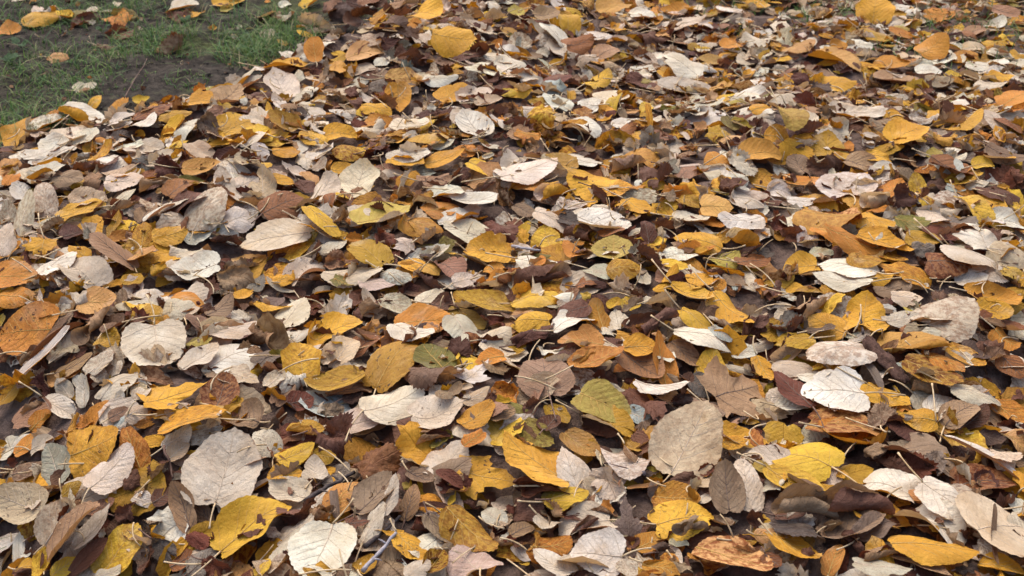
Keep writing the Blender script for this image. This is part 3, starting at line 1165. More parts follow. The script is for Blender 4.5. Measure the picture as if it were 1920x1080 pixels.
def box(a, r):
    """Box blur by running sums."""
    for ax in (0, 1):
        p = np.concatenate([np.repeat(np.take(a, [0], ax), r + 1, ax), a, np.repeat(np.take(a, [-1], ax), r, ax)], ax).cumsum(ax)
        n = a.shape[ax]
        a = (np.take(p, range(2 * r + 1, 2 * r + 1 + n), ax) - np.take(p, range(0, n), ax)) / (2 * r + 1)
    return a
def normals(r=5):
    s = box(box(H, r), r); dy, dx = np.gradient(s, CS)
    n = np.dstack([-dx, -dy, np.ones_like(dx)]); return n / np.linalg.norm(n, axis=2)[..., None]

def unit(v): return v / (np.linalg.norm(v) + 1e-12)
CAMP = np.array([0, 0, CAM_H])
FWD = np.array([0, math.cos(PITCH), -math.sin(PITCH)]); UPV = np.array([0, math.sin(PITCH), math.cos(PITCH)]); RGT = np.array([1.0, 0, 0])
def ray(px, py):
    return unit(FWD + RGT * ((px - 960) / 960 * TANH) + UPV * ((540 - py) / 960 * TANH))
def hit_surface(px, py):
    d = ray(px, py); t = np.linspace(1.0, 7.5, 2600)
    q = CAMP + d * t[:, None]
    below = q[:, 2] <= np.where((q[:, 1] < GY1) & (q[:, 0] > GX0) & (q[:, 0] < GX1), height(q[:, 0], q[:, 1]), 0)
    return q[np.argmax(below)] if below.any() else q[-1]
def hit_plane(px, py, o, n):
    d = ray(px, py); return CAMP + d * (np.dot(o - CAMP, n) / np.dot(d, n))

# ------------------------------------------------------------------ ground sheet
def spread(lo, hi, step, far):
    core = np.arange(lo, hi + 1e-6, step); out = []
    w, s = step, 0
    while s < far: w *= 1.5; s += w; out.append(s)
    out = np.array(out); return np.r_[lo - out[::-1], core, hi + out]
xs, ys = spread(-2.6, 3.2, .035, 120), spread(.2, 6.2, .035, 120)
X, Y = np.meshgrid(xs, ys)
near = ((X > -2.7) & (X < 3.3) & (Y > .1) & (Y < 6.3))
Z = np.where(near, soil_z(X, Y), 0) - .004
ny, nx = X.shape
ii = np.arange(ny * nx).reshape(ny, nx)
q = np.stack([ii[:-1, :-1], ii[:-1, 1:], ii[1:, 1:], ii[1:, :-1]], -1).reshape(-1, 4)
link("ground", mesh_from("ground", np.c_[X.ravel(), Y.ravel(), Z.ravel()], np.vstack([q[:, [0, 1, 2]], q[:, [0, 2, 3]]]), mat=M_SOIL),
     label="bare dark soil with moss under the leaves", cat="ground", kind="structure")

# dark rotted leaf mould that fills the inside of the pile
st = 3
Xc, Yc, Zc, Dc = gx[::st, ::st], gy[::st, ::st], BASE[::st, ::st], DEPTH[::st, ::st]
Zc = Zc - .006 + np.random.default_rng(5).normal(0, .004, Zc.shape)
ny, nx = Xc.shape; ii = np.arange(ny * nx).reshape(ny, nx)
q = np.stack([ii[:-1, :-1], ii[:-1, 1:], ii[1:, 1:], ii[1:, :-1]], -1).reshape(-1, 4)
keep = (Dc.ravel()[q] > .02).all(1); q = q[keep]
used = np.unique(q); remap = -np.ones(ny * nx, int); remap[used] = np.arange(len(used)); q = remap[q]
link("leaf_mould", mesh_from("leaf_mould", np.c_[Xc.ravel(), Yc.ravel(), Zc.ravel()][used], np.vstack([q[:, [0, 1, 2]], q[:, [0, 2, 3]]]), mat=M_MOULD),
     label="dark crumbled leaf mould in the gaps of the pile", cat="leaf mould", kind="stuff")

# ------------------------------------------------------------------ litter: the thousands of smaller leaves under and between the ones picked out below
class Heap:
    def __init__(self): self.v, self.f, self.uv, self.a, self.b, self.c, self.n = [], [], [], [], [], [], 0
    def add(self, v, f, uv, face, back, wear):
        self.v.append(v); self.f.append(f + self.n); self.uv.append(uv); k = len(v); self.n += k
        self.a.append(np.tile(np.r_[face, 1], (k, 1))); self.b.append(np.tile(np.r_[back, 1], (k, 1))); self.c.append(wear)
    def build(self, name, label, cat):
        me = mesh_from(name, np.vstack(self.v), np.vstack(self.f), mat=M_LEAF, uv=np.vstack(self.uv),
                       attrs=dict(face=np.vstack(self.a), back=np.vstack(self.b), wear=np.vstack(self.c)))
        return link(name, me, label=label, cat=cat, kind="stuff")
LITTER = {k: Heap() for k in ('pale', 'yellow', 'brown')}
MIXES = (('taupe', 6), ('brown', 9), ('mauve', 7), ('maroon', 7), ('redbrown', 9), ('dark', 3), ('grey', 2), ('charcoal', 1), ('tan', 6), ('rust', 4), ('rose', 3),
         ('white', 19), ('cream', 16), ('pale', 10), ('blush', 9), ('beige', 8), ('sage', 2.5), ('mint', .7), ('gold', 15), ('orange', 8), ('yellow', 8), ('mustard', 8), ('ochre', 7), ('peach', 4), ('olive', 2), ('lime', 1))
MN = [m[0] for m in MIXES]; MW = np.array([m[1] for m in MIXES], float)
DARKER = np.array([1.5 if FAM[m] == 'brown' else .6 for m in MN])
STEM_V, STEM_F, STEM_N = [], [], 0
def frame(nrm, az):
    t = np.array([math.cos(az), math.sin(az), 0]); t = unit(t - nrm * np.dot(t, nrm)); b = np.cross(t, nrm)
    return np.c_[b, t, nrm]                                       # columns: leaf x, leaf y (base to tip), leaf normal
def wear_of(edge, spots, mott, seed):
    return np.c_[np.full_like(edge, spots), np.full_like(edge, mott), edge, np.full_like(edge, seed)]
PROTO = []
gp = np.random.default_rng(77)
for i in range(150):                                              # a stock of small leaves, each used many times at other sizes, turns and colours
    k = gp.choice(list('orekcm'), p=[.47, .18, .06, .18, .08, .03])
    PROTO.append((k,) + (leaf_sheet(k, gp, n=28, K=5, teeth=.07) if k == 'k' else leaf_sheet(k, gp, n=28, K=4, teeth=.03, curly=.6)))
TINY = [('k',) + leaf_sheet('k', gp, n=14, K=3, teeth=.12) for _ in range(24)]
SHRIVEL = [q for q in PROTO if q[0] == 'k']
def lay_litter(count, dark, size, where, sink, tilt, stems=.25):
    global STEM_N
    w = MW * (DARKER if dark else 1.0); w = w / w.sum()
    N = normals()
    for n_ in range(count):
        if n_ % 700 == 699: N = normals()
        x, y = where()
        i, j = cells(np.array(x), np.array(y))
        L = rng.uniform(*size); col = MN[rng.choice(len(MN), p=w)]
        k, p, uv, edge, tri = PROTO[rng.integers(len(PROTO))]
        if k != 'k' and col in ('maroon', 'redbrown', 'brown', 'dark', 'mauve') and rng.random() < .45: k, p, uv, edge, tri = SHRIVEL[rng.integers(len(SHRIVEL))]
        if FAM[col] == 'brown': L *= .85
        if size[1] < .032: k, p, uv, edge, tri = TINY[rng.integers(len(TINY))]
        nrm = unit(N[i, j] + np.r_[rng.normal(0, tilt, 2), 0])
        Rm = frame(nrm, rng.uniform(0, 6.283))
        v = (p * np.array([L * rng.uniform(.48, 1.0) * (.45 if k == 'e' else 1), L, L])) @ Rm.T
        vx, vy = v[:, 0] + x, v[:, 1] + y
        z0 = np.percentile(height(vx, vy) - v[:, 2], sink)
        v = np.c_[vx, vy, v[:, 2] + z0 + .001]
        lift(vx, vy, v[:, 2], .010)
        face, back = tints(col, rng)
        LITTER[FAM[col]].add(v, tri, uv, face, back, wear_of(edge, float(rng.random() < .3) * rng.uniform(.3, 1), float(rng.random() < .3) * rng.uniform(.3, 1), rng.random()))
        if rng.random() < stems:
            b0 = v[np.argmin(np.hypot(uv[:, 0], uv[:, 1]))]
            dirn = -Rm[:, 1] * L * rng.uniform(.25, .6); t = np.linspace(0, 1, 5)[:, None]
            path = b0 + dirn * t + np.array([0, 0, 1]) * (t * (1 - t) * rng.uniform(-.01, .03) + t * rng.uniform(0, .030)) + Rm[:, 0] * t * t * rng.normal(0, .012)
            sv, sf = tube(path, np.linspace(.0014, .0010, 5), 4)
            STEM_V.append(sv); STEM_F.append(sf + STEM_N); STEM_N += len(sv)
def in_pile():
    while True:
        x, y = rng.uniform(-1.5, 2.35), rng.uniform(.75, 5.2)
        if abs(x) < .30 + .50 * y:
            i, j = cells(np.array(x), np.array(y))
            if DEPTH[i, j] > -.03 and (rng.random() < 1.05 - .05 * y): return x, y
def near_rim():
    while True:
        x, y = rng.uniform(-1.6, .2), rng.uniform(.75, 4.6)
        i, j = cells(np.array(x), np.array(y))
        if -.16 < DEPTH[i, j] < .05 and rng.random() < .35 + 2.5 * max(0, DEPTH[i, j] + .1): return x, y
def on_far_soil():
    while True:
        x, y = rng.uniform(-2.2, -.3), rng.uniform(2.9, 5.2)
        i, j = cells(np.array(x), np.array(y))
        # leaves drifted in a band along the top of the view, hardly any on the open soil
        if DEPTH[i, j] < -.02 and rng.random() < (.9 if y > 3.95 + .15 * math.sin(3 * x) else .05): return x, y
lay_litter(1700, True, (.055, .095), in_pile, 68, .18, .05)
lay_litter(900, True, (.02, .05), in_pile, 75, .3, .1)
lay_litter(3300, False, (.045, .095), in_pile, 72, .18, .15)
lay_litter(170, True, (.03, .07), near_rim, 80, .25)
lay_litter(170, False, (.035, .085), on_far_soil, 80, .22)
lay_litter(130, True, (.008, .03), lambda: (rng.uniform(-2.2, -.5), rng.uniform(3.1, 4.6)), 80, .3, .3)
def thin_spot():
    while True:
        k = rng.integers(len(BARE[0])); y, x = GY0 + (BARE[0][k] + .5) * CS, GX0 + (BARE[1][k] + .5) * CS
        if abs(x) < .30 + .50 * y and .75 < y < 5.2: return x, y
for rnd in range(2):                                              # more leaves wherever the mould would still show
    BARE = np.nonzero((H - BASE < .007) & (DEPTH > .03) & (np.abs(gx) < .32 + .5 * gy) & (gy < 4.8))
    lay_litter(700, False, (.04, .085), thin_spot, 66, .2, .2)
lay_litter(1500, True, (.010, .030), in_pile, 78, .35, .05)
lay_litter(450, True, (.018, .04), in_pile, 78, .35, .12)

# ------------------------------------------------------------------ the leaves one can pick out, traced from the photograph: kind, colour, base, tip, width
entries = []
tile = (0, 0)
for line in LEAVES.strip().splitlines():
    if line.startswith('#'):
        tile = tuple(int(t) for t in line[1:].split()); continue
    body, _, phrase = line.partition('|')
    w = body.split()
    to = lambda a, b: (tile[0] * 480 + a / 4.0, tile[1] * 270 + b / 4.0)
    e = dict(kind=w[0], color=w[1], b=to(float(w[2]), float(w[3])), t=to(float(w[4]), float(w[5])), W=float(w[6]) / 4.0 * 1.13, air=0.0, layer=0, stem=None, spots=0.0, mott=0.0, style=None, phrase=phrase.strip())
    for op in w[7:]:
        if op.startswith('s:'): e['stem'] = to(*[float(q) for q in op[2:].split(',')])
        elif op.startswith('a:'): e['air'] = float(op[2:])
        elif op == 't': e['layer'] = 1
        elif op == 'T': e['layer'] = 2
        elif op == 'u': e['layer'] = -1
        elif op == 'sp': e['spots'] = 1.0
        elif op == 'mo': e['mott'] = 1.0
        elif op == 'f': e['style'] = 'f'
    if e['kind'] != 's':                                          # the traced marks sit just inside the rim
        (bx, by), (tx, ty) = e['b'], e['t']; gx_, gy_ = (tx - bx) * .06, (ty - by) * .06
        e['b'], e['t'] = (bx - gx_, by - gy_), (tx + gx_, ty + gy_)
    e['c'] = ((e['b'][0] + e['t'][0]) / 2, (e['b'][1] + e['t'][1]) / 2)
    entries.append(e)

RATIO = dict(o=.78, r=.92, m=1.0, e=.42, s=.24, c=.36, k=.75)
def pose(e, nsurf, o):
    """Choose how the leaf leans so that its traced outline gets a likely length and width, preferring to lie as the surface lies."""
    (bx, by), (tx, ty), (cx, cy) = e['b'], e['t'], e['c']
    ax = np.array([tx - bx, ty - by]); al = np.hypot(*ax) + 1e-6; pv = np.array([-ax[1], ax[0]]) / al * e['W'] / 2
    toward = unit(np.array([-o[0], -o[1], 0])); side = np.array([-toward[1], toward[0], 0])
    best = None
    for t in range(-20, 66, 7):
        for s in range(-28, 29, 14):
            n = unit(nsurf + math.tan(math.radians(t)) * toward + math.tan(math.radians(s)) * side)
            if np.dot(n, unit(CAMP - o)) < .17: continue
            B, T = hit_plane(bx, by, o, n), hit_plane(tx, ty, o, n)
            P, Q = hit_plane(cx + pv[0], cy + pv[1], o, n), hit_plane(cx - pv[0], cy - pv[1], o, n)
            a = T - B; L = np.linalg.norm(a); Wd = abs(np.dot(P - Q, np.cross(n, a / L)))
            cost = 1.3 * math.log(Wd / L / RATIO[e['kind']]) ** 2 + .8 * max(0, math.log(L / .10)) ** 2 + (t / 75.0) ** 2 + (s / 60.0) ** 2
            if best is None or cost < best[0]: best = (cost, n, a / L, L, Wd)
    return best[1:]

COLOR_WORD = dict(pale='greyish white', blush='pinkish cream', sage='grey-green', mint='pale mint', taupe='grey-brown', mauve='purplish brown', gold='golden', mustard='mustard', ochre='ochre',
                  lime='yellow-green', rust='rust brown', redbrown='red-brown', dark='blackish brown', rose='dusty pink', charcoal='charcoal', olive='olive')
SHAPE_WORD = dict(o='', r='rounded ', e='oval ', s='strap-like ', c='rolled ', k='crumpled ', m='lobed ')
NAME = dict(pale='pale_leaf', yellow='yellow_leaf', brown='brown_leaf')
GROUP = dict(pale='pale leaves picked out on the pile', yellow='yellow and orange leaves picked out on the pile', brown='brown and grey leaves picked out on the pile')
marks = [e for e in entries if e['phrase']]
def auto_labels():
    """Labels for the leaves without a phrase of their own: colour, shape and where they lie against the nearest leaves that have one."""
    seen = {e['phrase'] for e in marks}
    def short(p): return p
    for e in entries:
        if e['phrase']: e['label'] = e['phrase']; continue
        near = sorted(marks, key=lambda m: math.hypot(m['c'][0] - e['c'][0], 1.4 * (m['c'][1] - e['c'][1])))
        al = math.hypot(e['t'][0] - e['b'][0], e['t'][1] - e['b'][1])
        span = max(al, e['W']); size = 'small ' if span < 38 else ('large ' if span > 78 else '')
        extra = 'spotted ' if e['spots'] else ('mottled ' if e['mott'] else ('folded ' if e['style'] else ''))
        look = (size + extra + COLOR_WORD.get(e['color'], e['color']) + ' ' + SHAPE_WORD[e['kind']]).strip() + ' leaf'
        e['label'] = None
        for m in near[:14]:
            dx, dy = e['c'][0] - m['c'][0], e['c'][1] - m['c'][1]
            r = math.hypot(dx, dy)
            a = math.degrees(math.atan2(-dy, dx)) % 360
            word = ['right of', 'above and right of', 'above', 'above and left of', 'left of', 'below and left of', 'below', 'below and right of'][int((a + 22.5) // 45) % 8]
            if r < .5 * math.hypot(m['t'][0] - m['b'][0], m['t'][1] - m['b'][1]) + 25: word = 'just ' + word
            lab = f"{look} {word} the {m['phrase']}"
            ws = lab.split()
            if len(ws) <= 16 and lab not in seen: e['label'] = lab; break
        if e['label'] is None:
            m = near[0]; lab = f"{look} by the {m['phrase']}"
            k = 2
            while lab in seen: lab = f"{['second','third','fourth','fifth','sixth'][k-2]} {look} by the {m['phrase']}"; k += 1
            e['label'] = lab
        seen.add(e['label'])
auto_labels()

made = []
NS = normals(7)
for num, e in enumerate(sorted(entries, key=lambda q: (q['air'] > 0, q['layer'], q['c'][1]))):
    if num % 60 == 59: NS = normals(7)
    g = np.random.default_rng(1000 + int(e['c'][0] * 7 + e['c'][1] * 13))
    o = hit_surface(*e['c'])
    ns = NS[cells(np.array(o[0]), np.array(o[1]))]
    d = ray(*e['c'])
    if e['air']: o = o - d * (e['air'] / max(.2, -d[2]))
    n, a, L, Wd = pose(e, ns, o)
    Rm = np.c_[np.cross(a, n), a, n]
    p, uv, edge, tri = leaf_sheet(e['kind'], g, n=72 if e['kind'] == 'k' else 64, K=8 if e['kind'] == 'k' else 7, teeth=.05 if e['kind'] == 'k' else .013, style=e['style'], curly=.55 if e['layer'] < 2 else .25, neat=e['layer'] == 2)
    # fit the bent leaf to the traced length and width
    lo, hi = p.min(0), p.max(0)
    scx, scy = Wd / (hi[0] - lo[0]), L / (hi[1] - lo[1])
    p = (p - np.r_[(lo[:2] + hi[:2]) / 2, np.percentile(p[:, 2], 25)]) * np.array([scx, scy, scx if e['kind'] == 'c' else math.sqrt(max(scx, .5 * scy) * scy)])
    wv = p @ Rm.T
    pos = o.copy()
    if not e['air']:                                              # rest it: slide along the line of sight until it no longer sinks in
        for _ in range(4):
            q = wv + pos
            need = np.percentile(height(q[:, 0], q[:, 1]) - q[:, 2], 82 if e['layer'] < 1 else 90)
            if need < .001: break
            step = min(need, .025) / max(.25, -d[2]); pos = pos - d * step
        f = np.dot(pos - CAMP, d) / np.dot(o - CAMP, d)
        p *= f; wv *= f
        q = wv + pos; lift(q[:, 0], q[:, 1], q[:, 2], .008)
    face, back = tints(e['color'], g)
    wear = wear_of(edge, e['spots'] if e['spots'] else float(g.random() < .25) * g.uniform(.2, .8), e['mott'] if e['mott'] else float(g.random() < .22) * g.uniform(.2, .7), g.random())
    base_i = int(np.argmin(np.hypot(uv[:, 0], uv[:, 1])))
    org = wv[base_i] + pos
    local = p - p[base_i]
    nm = 'wing_seed' if e['kind'] == 's' and FAM[e['color']] == 'brown' else ('lobed_leaf' if e['kind'] == 'm' else NAME[FAM[e['color']]])
    k = len(local)
    span = math.hypot(e['t'][0] - e['b'][0], e['t'][1] - e['b'][1])
    veined = e['kind'] in 'orm' and span > 36
    stalk = e['stem'] is not None or (e['kind'] in 'ormk' and g.random() < .45)
    attrs = dict(face=np.tile(np.r_[face, .15 if veined else 1], (k, 1)), back=np.tile(np.r_[back, 1], (k, 1)), wear=wear)
    cat_ = 'seed' if nm == 'wing_seed' else 'leaf'
    grp = {'wing_seed': 'dry wing seeds on the pile', 'lobed_leaf': 'lobed leaves on the pile'}.get(nm, GROUP[FAM[e['color']]])
    if veined or stalk:
        ob = link(nm, None, label=e['label'], cat=cat_, group=grp); ob.empty_display_size = .02
        blade_ob = link('blade', mesh_from('blade', local, tri, mat=M_LEAF, uv=uv, attrs=attrs), parent=ob)
    else:
        ob = link(nm, mesh_from(nm, local, tri, mat=M_LEAF, uv=uv, attrs=attrs), label=e['label'], cat=cat_, group=grp)
    ob.matrix_world = mathutils.Matrix([list(Rm[0]) + [org[0]], list(Rm[1]) + [org[1]], list(Rm[2]) + [org[2]], [0, 0, 0, 1]])
    if veined:                                                    # raised ribs that follow the bent blade
        def along(pts):
            d2 = ((uv[None] - np.asarray(pts)[:, None]) ** 2).sum(2) + 1e-6
            idx = np.argpartition(d2, 6, axis=1)[:, :6]; w_ = 1 / np.take_along_axis(d2, idx, 1); w_ /= w_.sum(1)[:, None]
            return (local[idx] * w_[..., None]).sum(1), (edge[idx] * w_).sum(1)
        ymax = .93
        path, _ = along(np.c_[np.zeros(14), np.linspace(.01, ymax, 14)])
        mat_v = M_VEIN[FAM[e['color']]]
        sv, sf = tube(path + [0, 0, .0002], np.linspace(.0009, .0003, 14), 5)
        link('midrib', mesh_from('midrib', sv, sf, mat=mat_v), parent=blade_ob)
        VV, VF, VN = [], [], 0
        for y0 in np.arange(.03, .80, .155) + g.uniform(-.02, .02):
            for sgn in (-1, 1):
                yy = y0 + g.uniform(-.02, .02); r_ = np.linspace(0, .5, 9)
                pts = np.c_[sgn * r_, yy + r_ * (.75 if yy > .1 else .35) + .25 * r_ ** 2]
                pp, ee = along(pts); n_ok = int(np.argmax(ee > .90)) or 9
                if n_ok < 3: continue
                sv, sf = tube(pp[:n_ok] + [0, 0, .0001], np.linspace(.00045, .00025, n_ok), 3)
                VV.append(sv); VF.append(sf + VN); VN += len(sv)
        if VV: link('side_veins', mesh_from('side_veins', np.vstack(VV), np.vstack(VF), mat=mat_v), parent=blade_ob)
    if stalk:                                                     # the leaf stalk, a part of its own
        if e['stem']:
            tip = hit_plane(*e['stem'], org, n); tip = Rm.T @ (tip - org)
            tip[2] += np.linalg.norm(tip) * .15
        else:
            tip = np.array([g.normal(0, .35), -1, g.uniform(-.05, .45)]) * L * g.uniform(.3, .6)
        t = np.linspace(0, 1, 7)[:, None]
        bow = np.array([1, 0, .4]) * (t * (1 - t)) * g.normal(0, .25) * np.linalg.norm(tip)
        sv, sf = tube(t * tip + bow + np.array([0, 0, .0012]), np.linspace(.0013, .0010, 7) + .0008 * (np.linspace(0, 1, 7) > .9), 6)
        link('stem', mesh_from('stem', sv, sf, mat=M_STEM if FAM[e['color']] != 'brown' or g.random() < .4 else M_STEM_DARK), parent=ob)
    made.append(ob)

# a last scatter of crumbs and torn bits that lie on top of everything
lay_litter(800, True, (.007, .022), in_pile, 82, .4, .0)
LITTER['pale'].build('pale_leaf_litter', 'countless white and cream leaves lying between the larger leaves', 'leaves')
LITTER['yellow'].build('yellow_leaf_litter', 'countless yellow and orange leaves lying between the larger leaves', 'leaves')
LITTER['brown'].build('brown_leaf_litter', 'countless brown crumpled leaves filling the gaps of the pile', 'leaves')

# loose stalks that lie on the pile
for _ in range(450):
    x, y = in_pile(); az = rng.uniform(0, 6.28); L = rng.uniform(.025, .075)
    t = np.linspace(0, 1, 6)[:, None]; dv = np.array([math.cos(az), math.sin(az), 0])
    path = np.array([x, y, 0]) + dv * t * L + np.array([-dv[1], dv[0], 0]) * t * (1 - t) * rng.normal(0, .03)
    path[:, 2] = np.maximum(height(path[:, 0], path[:, 1]).max() - .004, 0) + t[:, 0] * rng.uniform(-.002, .022) + .001
    sv, sf = tube(path, .0013, 4); STEM_V.append(sv); STEM_F.append(sf + STEM_N); STEM_N += len(sv)
link('loose_leaf_stems', mesh_from('loose_leaf_stems', np.vstack(STEM_V), np.vstack(STEM_F), mat=M_STEM), label='thin pale leaf stalks strewn over the pile', cat='stalks', kind='stuff')

# ------------------------------------------------------------------ twigs, bark, seeds
def on(tx, ty, X_, Y_, up=.004):
    p = hit_surface(tx * 480 + X_ / 4, ty * 270 + Y_ / 4); return p + np.array([0, 0, up])
def twig(tx, ty, a, b, r, mat, label, knots=True):
    A, B = on(tx, ty, *a, .010), on(tx, ty, *b, .010); t = np.linspace(0, 1, 14)[:, None]
    g = np.random.default_rng(int(a[0]))
    path = A + (B - A) * t + np.cumsum(g.normal(0, .0008, (14, 3)), 0) * np.array([1, 1, .5])
    path[:, 2] = np.maximum(path[:, 2], (A + (B - A) * t)[:, 2] - .002)
    rad = np.linspace(r, r * .6, 14) * g.uniform(.88, 1.18, 14)
    L = np.linalg.norm(B - A)
    v, f = tube(path - A, rad, 8)
    o = link('twig', mesh_from('twig', v, f, mat=mat), label=label, cat='twig', group='twigs on the pile'); o.location = A
    if knots:
        for k in (4, 9):
            q = path[k] - A; s = np.cross((B - A) / L, [0, 0, 1]) * (1 if k == 4 else -1)
            pv, pf = tube(np.array([q, q + s * r * 2.2 + np.array([0, 0, r]), q + s * r * 4.2 + np.array([0, 0, r * 1.2])]), [r * .55, r * .4, r * .15], 6)
            link('side_bud', mesh_from('side_bud', pv, pf, mat=mat), parent=o)
twig(1, 3, (372, 562), (705, 335), .0036, M_TWIG, 'dark straight twig over the spotted orange leaf at lower left of centre')
twig(1, 3, (805, 1085), (1045, 795), .0032, M_TWIG_GREY, 'grey knotted twig at the bottom edge left of centre')
twig(1, 3, (820, 900), (1080, 690), .0034, M_TWIG, 'black twig in the gap above the grey knotted twig', False)
twig(3, 2, (712, 380), (705, 232), .0022, M_TWIG, 'short dark twig poking up in front of the round golden leaf', False)
twig(0, 3, (1240, 140), (1320, 390), .0022, M_STEM_DARK, 'thin red-brown twig left of the very large pale leaf', False)
twig(0, 0, (940, 760), (1100, 470), .0018, M_STEM_DARK, 'thin twig lying across the bare soil', False)
twig(2, 1, (0, 800), (215, 830), .0032, M_TWIG_GREY, 'thick grey-mauve twig left of the scalloped yellow leaf')

A, B = on(3, 2, 730, 430, .012), on(3, 2, 1040, 760, .012)
g = np.random.default_rng(9); ax = unit(B - A); sd = unit(np.cross(ax, [0, 0, 1])); L = np.linalg.norm(B - A)
T, S = np.meshgrid(np.linspace(0, 1, 26), np.linspace(-1, 1, 11), indexing='ij')
wd = .014 * (.55 + .45 * np.sin(np.pi * np.clip(T * 1.1, 0, 1))) * (1 + .25 * np.sin(T * 17))
ridge = .007 * (1 - S ** 2) + .0022 * np.sin(S * 9 + T * 12) + g.normal(0, .0009, T.shape)
top = A + T[..., None] * (B - A) + (S * wd)[..., None] * sd + ridge[..., None] * np.array([0, 0, 1.0])
bot = top.copy(); bot[..., 2] -= .004
n1, n2 = T.shape; ii = np.arange(n1 * n2).reshape(n1, n2); q = np.stack([ii[:-1, :-1], ii[:-1, 1:], ii[1:, 1:], ii[1:, :-1]], -1).reshape(-1, 4)
F = np.vstack([q[:, [0, 2, 1]], q[:, [0, 3, 2]]]); F2 = np.vstack([q[:, [0, 1, 2]], q[:, [0, 2, 3]]]) + n1 * n2
ring = np.r_[ii[0, :], ii[1:, -1], ii[-1, -2::-1], ii[-2:0:-1, 0]]; r2 = np.roll(ring, -1)
F3 = np.vstack([np.c_[ring, r2, r2 + n1 * n2], np.c_[ring, r2 + n1 * n2, ring + n1 * n2]])
o = link('bark_strip', mesh_from('bark_strip', np.vstack([top.reshape(-1, 3), bot.reshape(-1, 3)]) - A, np.vstack([F, F2, F3]), mat=M_BARK),
         label='ridged strip of dark brown bark between the white leaf and long golden leaf', cat='bark'); o.location = A

def seed(tx, ty, X_, Y_, r, label, tail=True):
    p = on(tx, ty, X_, Y_, r * .8); g = np.random.default_rng(int(X_))
    u, v = np.meshgrid(np.linspace(0, 2 * np.pi, 14, endpoint=False), np.linspace(0, np.pi, 9), indexing='ij')
    rr = r * (1 + .08 * np.cos(5 * u)) * (1 + .25 * np.cos(v))
    vs_ = np.stack([rr * np.sin(v) * np.cos(u), rr * np.sin(v) * np.sin(u), r * 1.15 * np.cos(v)], -1).reshape(-1, 3)
    f = []
    for a in range(14):
        for b in range(8):
            i0, i1 = a * 9 + b, ((a + 1) % 14) * 9 + b; f += [(i0, i0 + 1, i1 + 1), (i0, i1 + 1, i1)]
    o = link('seed', mesh_from('seed', vs_, np.array(f), mat=M_SEED), label=label, cat='seed', group='small dark seeds on the pile')
    o.location = p; o.rotation_euler = (g.uniform(.9, 1.6), 0, g.uniform(0, 6))
    if tail:
        t = np.linspace(0, 1, 6)[:, None]; path = np.array([0, 0, -r]) * (1 - t) + np.array([r * .8, .2 * r, -r * 3.4]) * t
        sv, sf = tube(path, .0009, 5); link('seed_stalk', mesh_from('seed_stalk', sv, sf, mat=M_STEM_DARK), parent=o)
seed(3, 2, 595, 655, .0052, 'dark round seed with a stalk lying on the clean white leaf')
seed(3, 3, 1425, 915, .0036, 'tiny dark seed on the wide golden leaf at the bottom right')
seed(1, 2, 1700, 430, .0042, 'brown seed beside the maroon fan-pleated leaf', False)
seed(1, 2, 1720, 408, .0030, 'tiny round seed above the brown seed near the maroon fan-pleated leaf', False)
seed(2, 3, 985, 320, .0038, 'black seed in the dark gap below the big tan leaf', False)

# ------------------------------------------------------------------ grass and crumbs of soil
GV, GF, GC, GN = [], [], [], 0
def blade(x, y, z, hgt, lean, az, wdt, col):
    global GN
    k = 5; t = np.linspace(0, 1, k); dv = np.array([math.cos(az), math.sin(az), 0]); sd_ = np.array([-dv[1], dv[0], 0])
    bend = lean * t ** 1.7 * hgt; zz = hgt * t * (1 - .35 * lean * t)
    cpt = np.array([x, y, z]) + dv * bend[:, None] + np.array([0, 0, 1]) * zz[:, None]; w_ = wdt * (1 - t ** 1.6) + .0001
    v = np.vstack([cpt - sd_ * w_[:, None], cpt + sd_ * w_[:, None]])
    f = []
    for i in range(k - 1): f += [(i, i + k, i + 1), (i + k, i + k + 1, i + 1)]
    GV.append(v); GF.append(np.array(f) + GN); GN += len(v); GC.append(np.tile(np.r_[col, 1], (len(v), 1)))
GREENS = [(.060, .115, .024), (.095, .16, .034), (.045, .092, .026), (.12, .145, .042), (.20, .17, .085), (.045, .10, .035)]
def patch(px, py, rad, n, hgt, spread_=1.0):
    c = hit_surface(px, py)
    for _ in range(int(n * (.85 if px < 960 else .30))):
        if px > 960: hgt = min(hgt, .045)
        a, r = rng.uniform(0, 6.28), 1.15 * rad * math.sqrt(rng.random())
        x, y = c[0] + r * math.cos(a), c[1] + r * math.sin(a) * spread_
        col = np.array(GREENS[rng.choice(6, p=[.27, .24, .16, .16, .07, .10])]) * rng.uniform(.85, 1.5)
        if DEPTH[cells(np.array(x), np.array(y))] > .03 and x < 0: continue
        zz = BASE[cells(np.array(x), np.array(y))]
        blade(x, y, zz - .004, hgt * .85 * (rng.uniform(.35, 1.1) if rng.random() < .8 else rng.uniform(1.1, 1.8)), rng.uniform(.3, 2.0), rng.uniform(0, 6.28), rng.uniform(.0008, .0019), col)
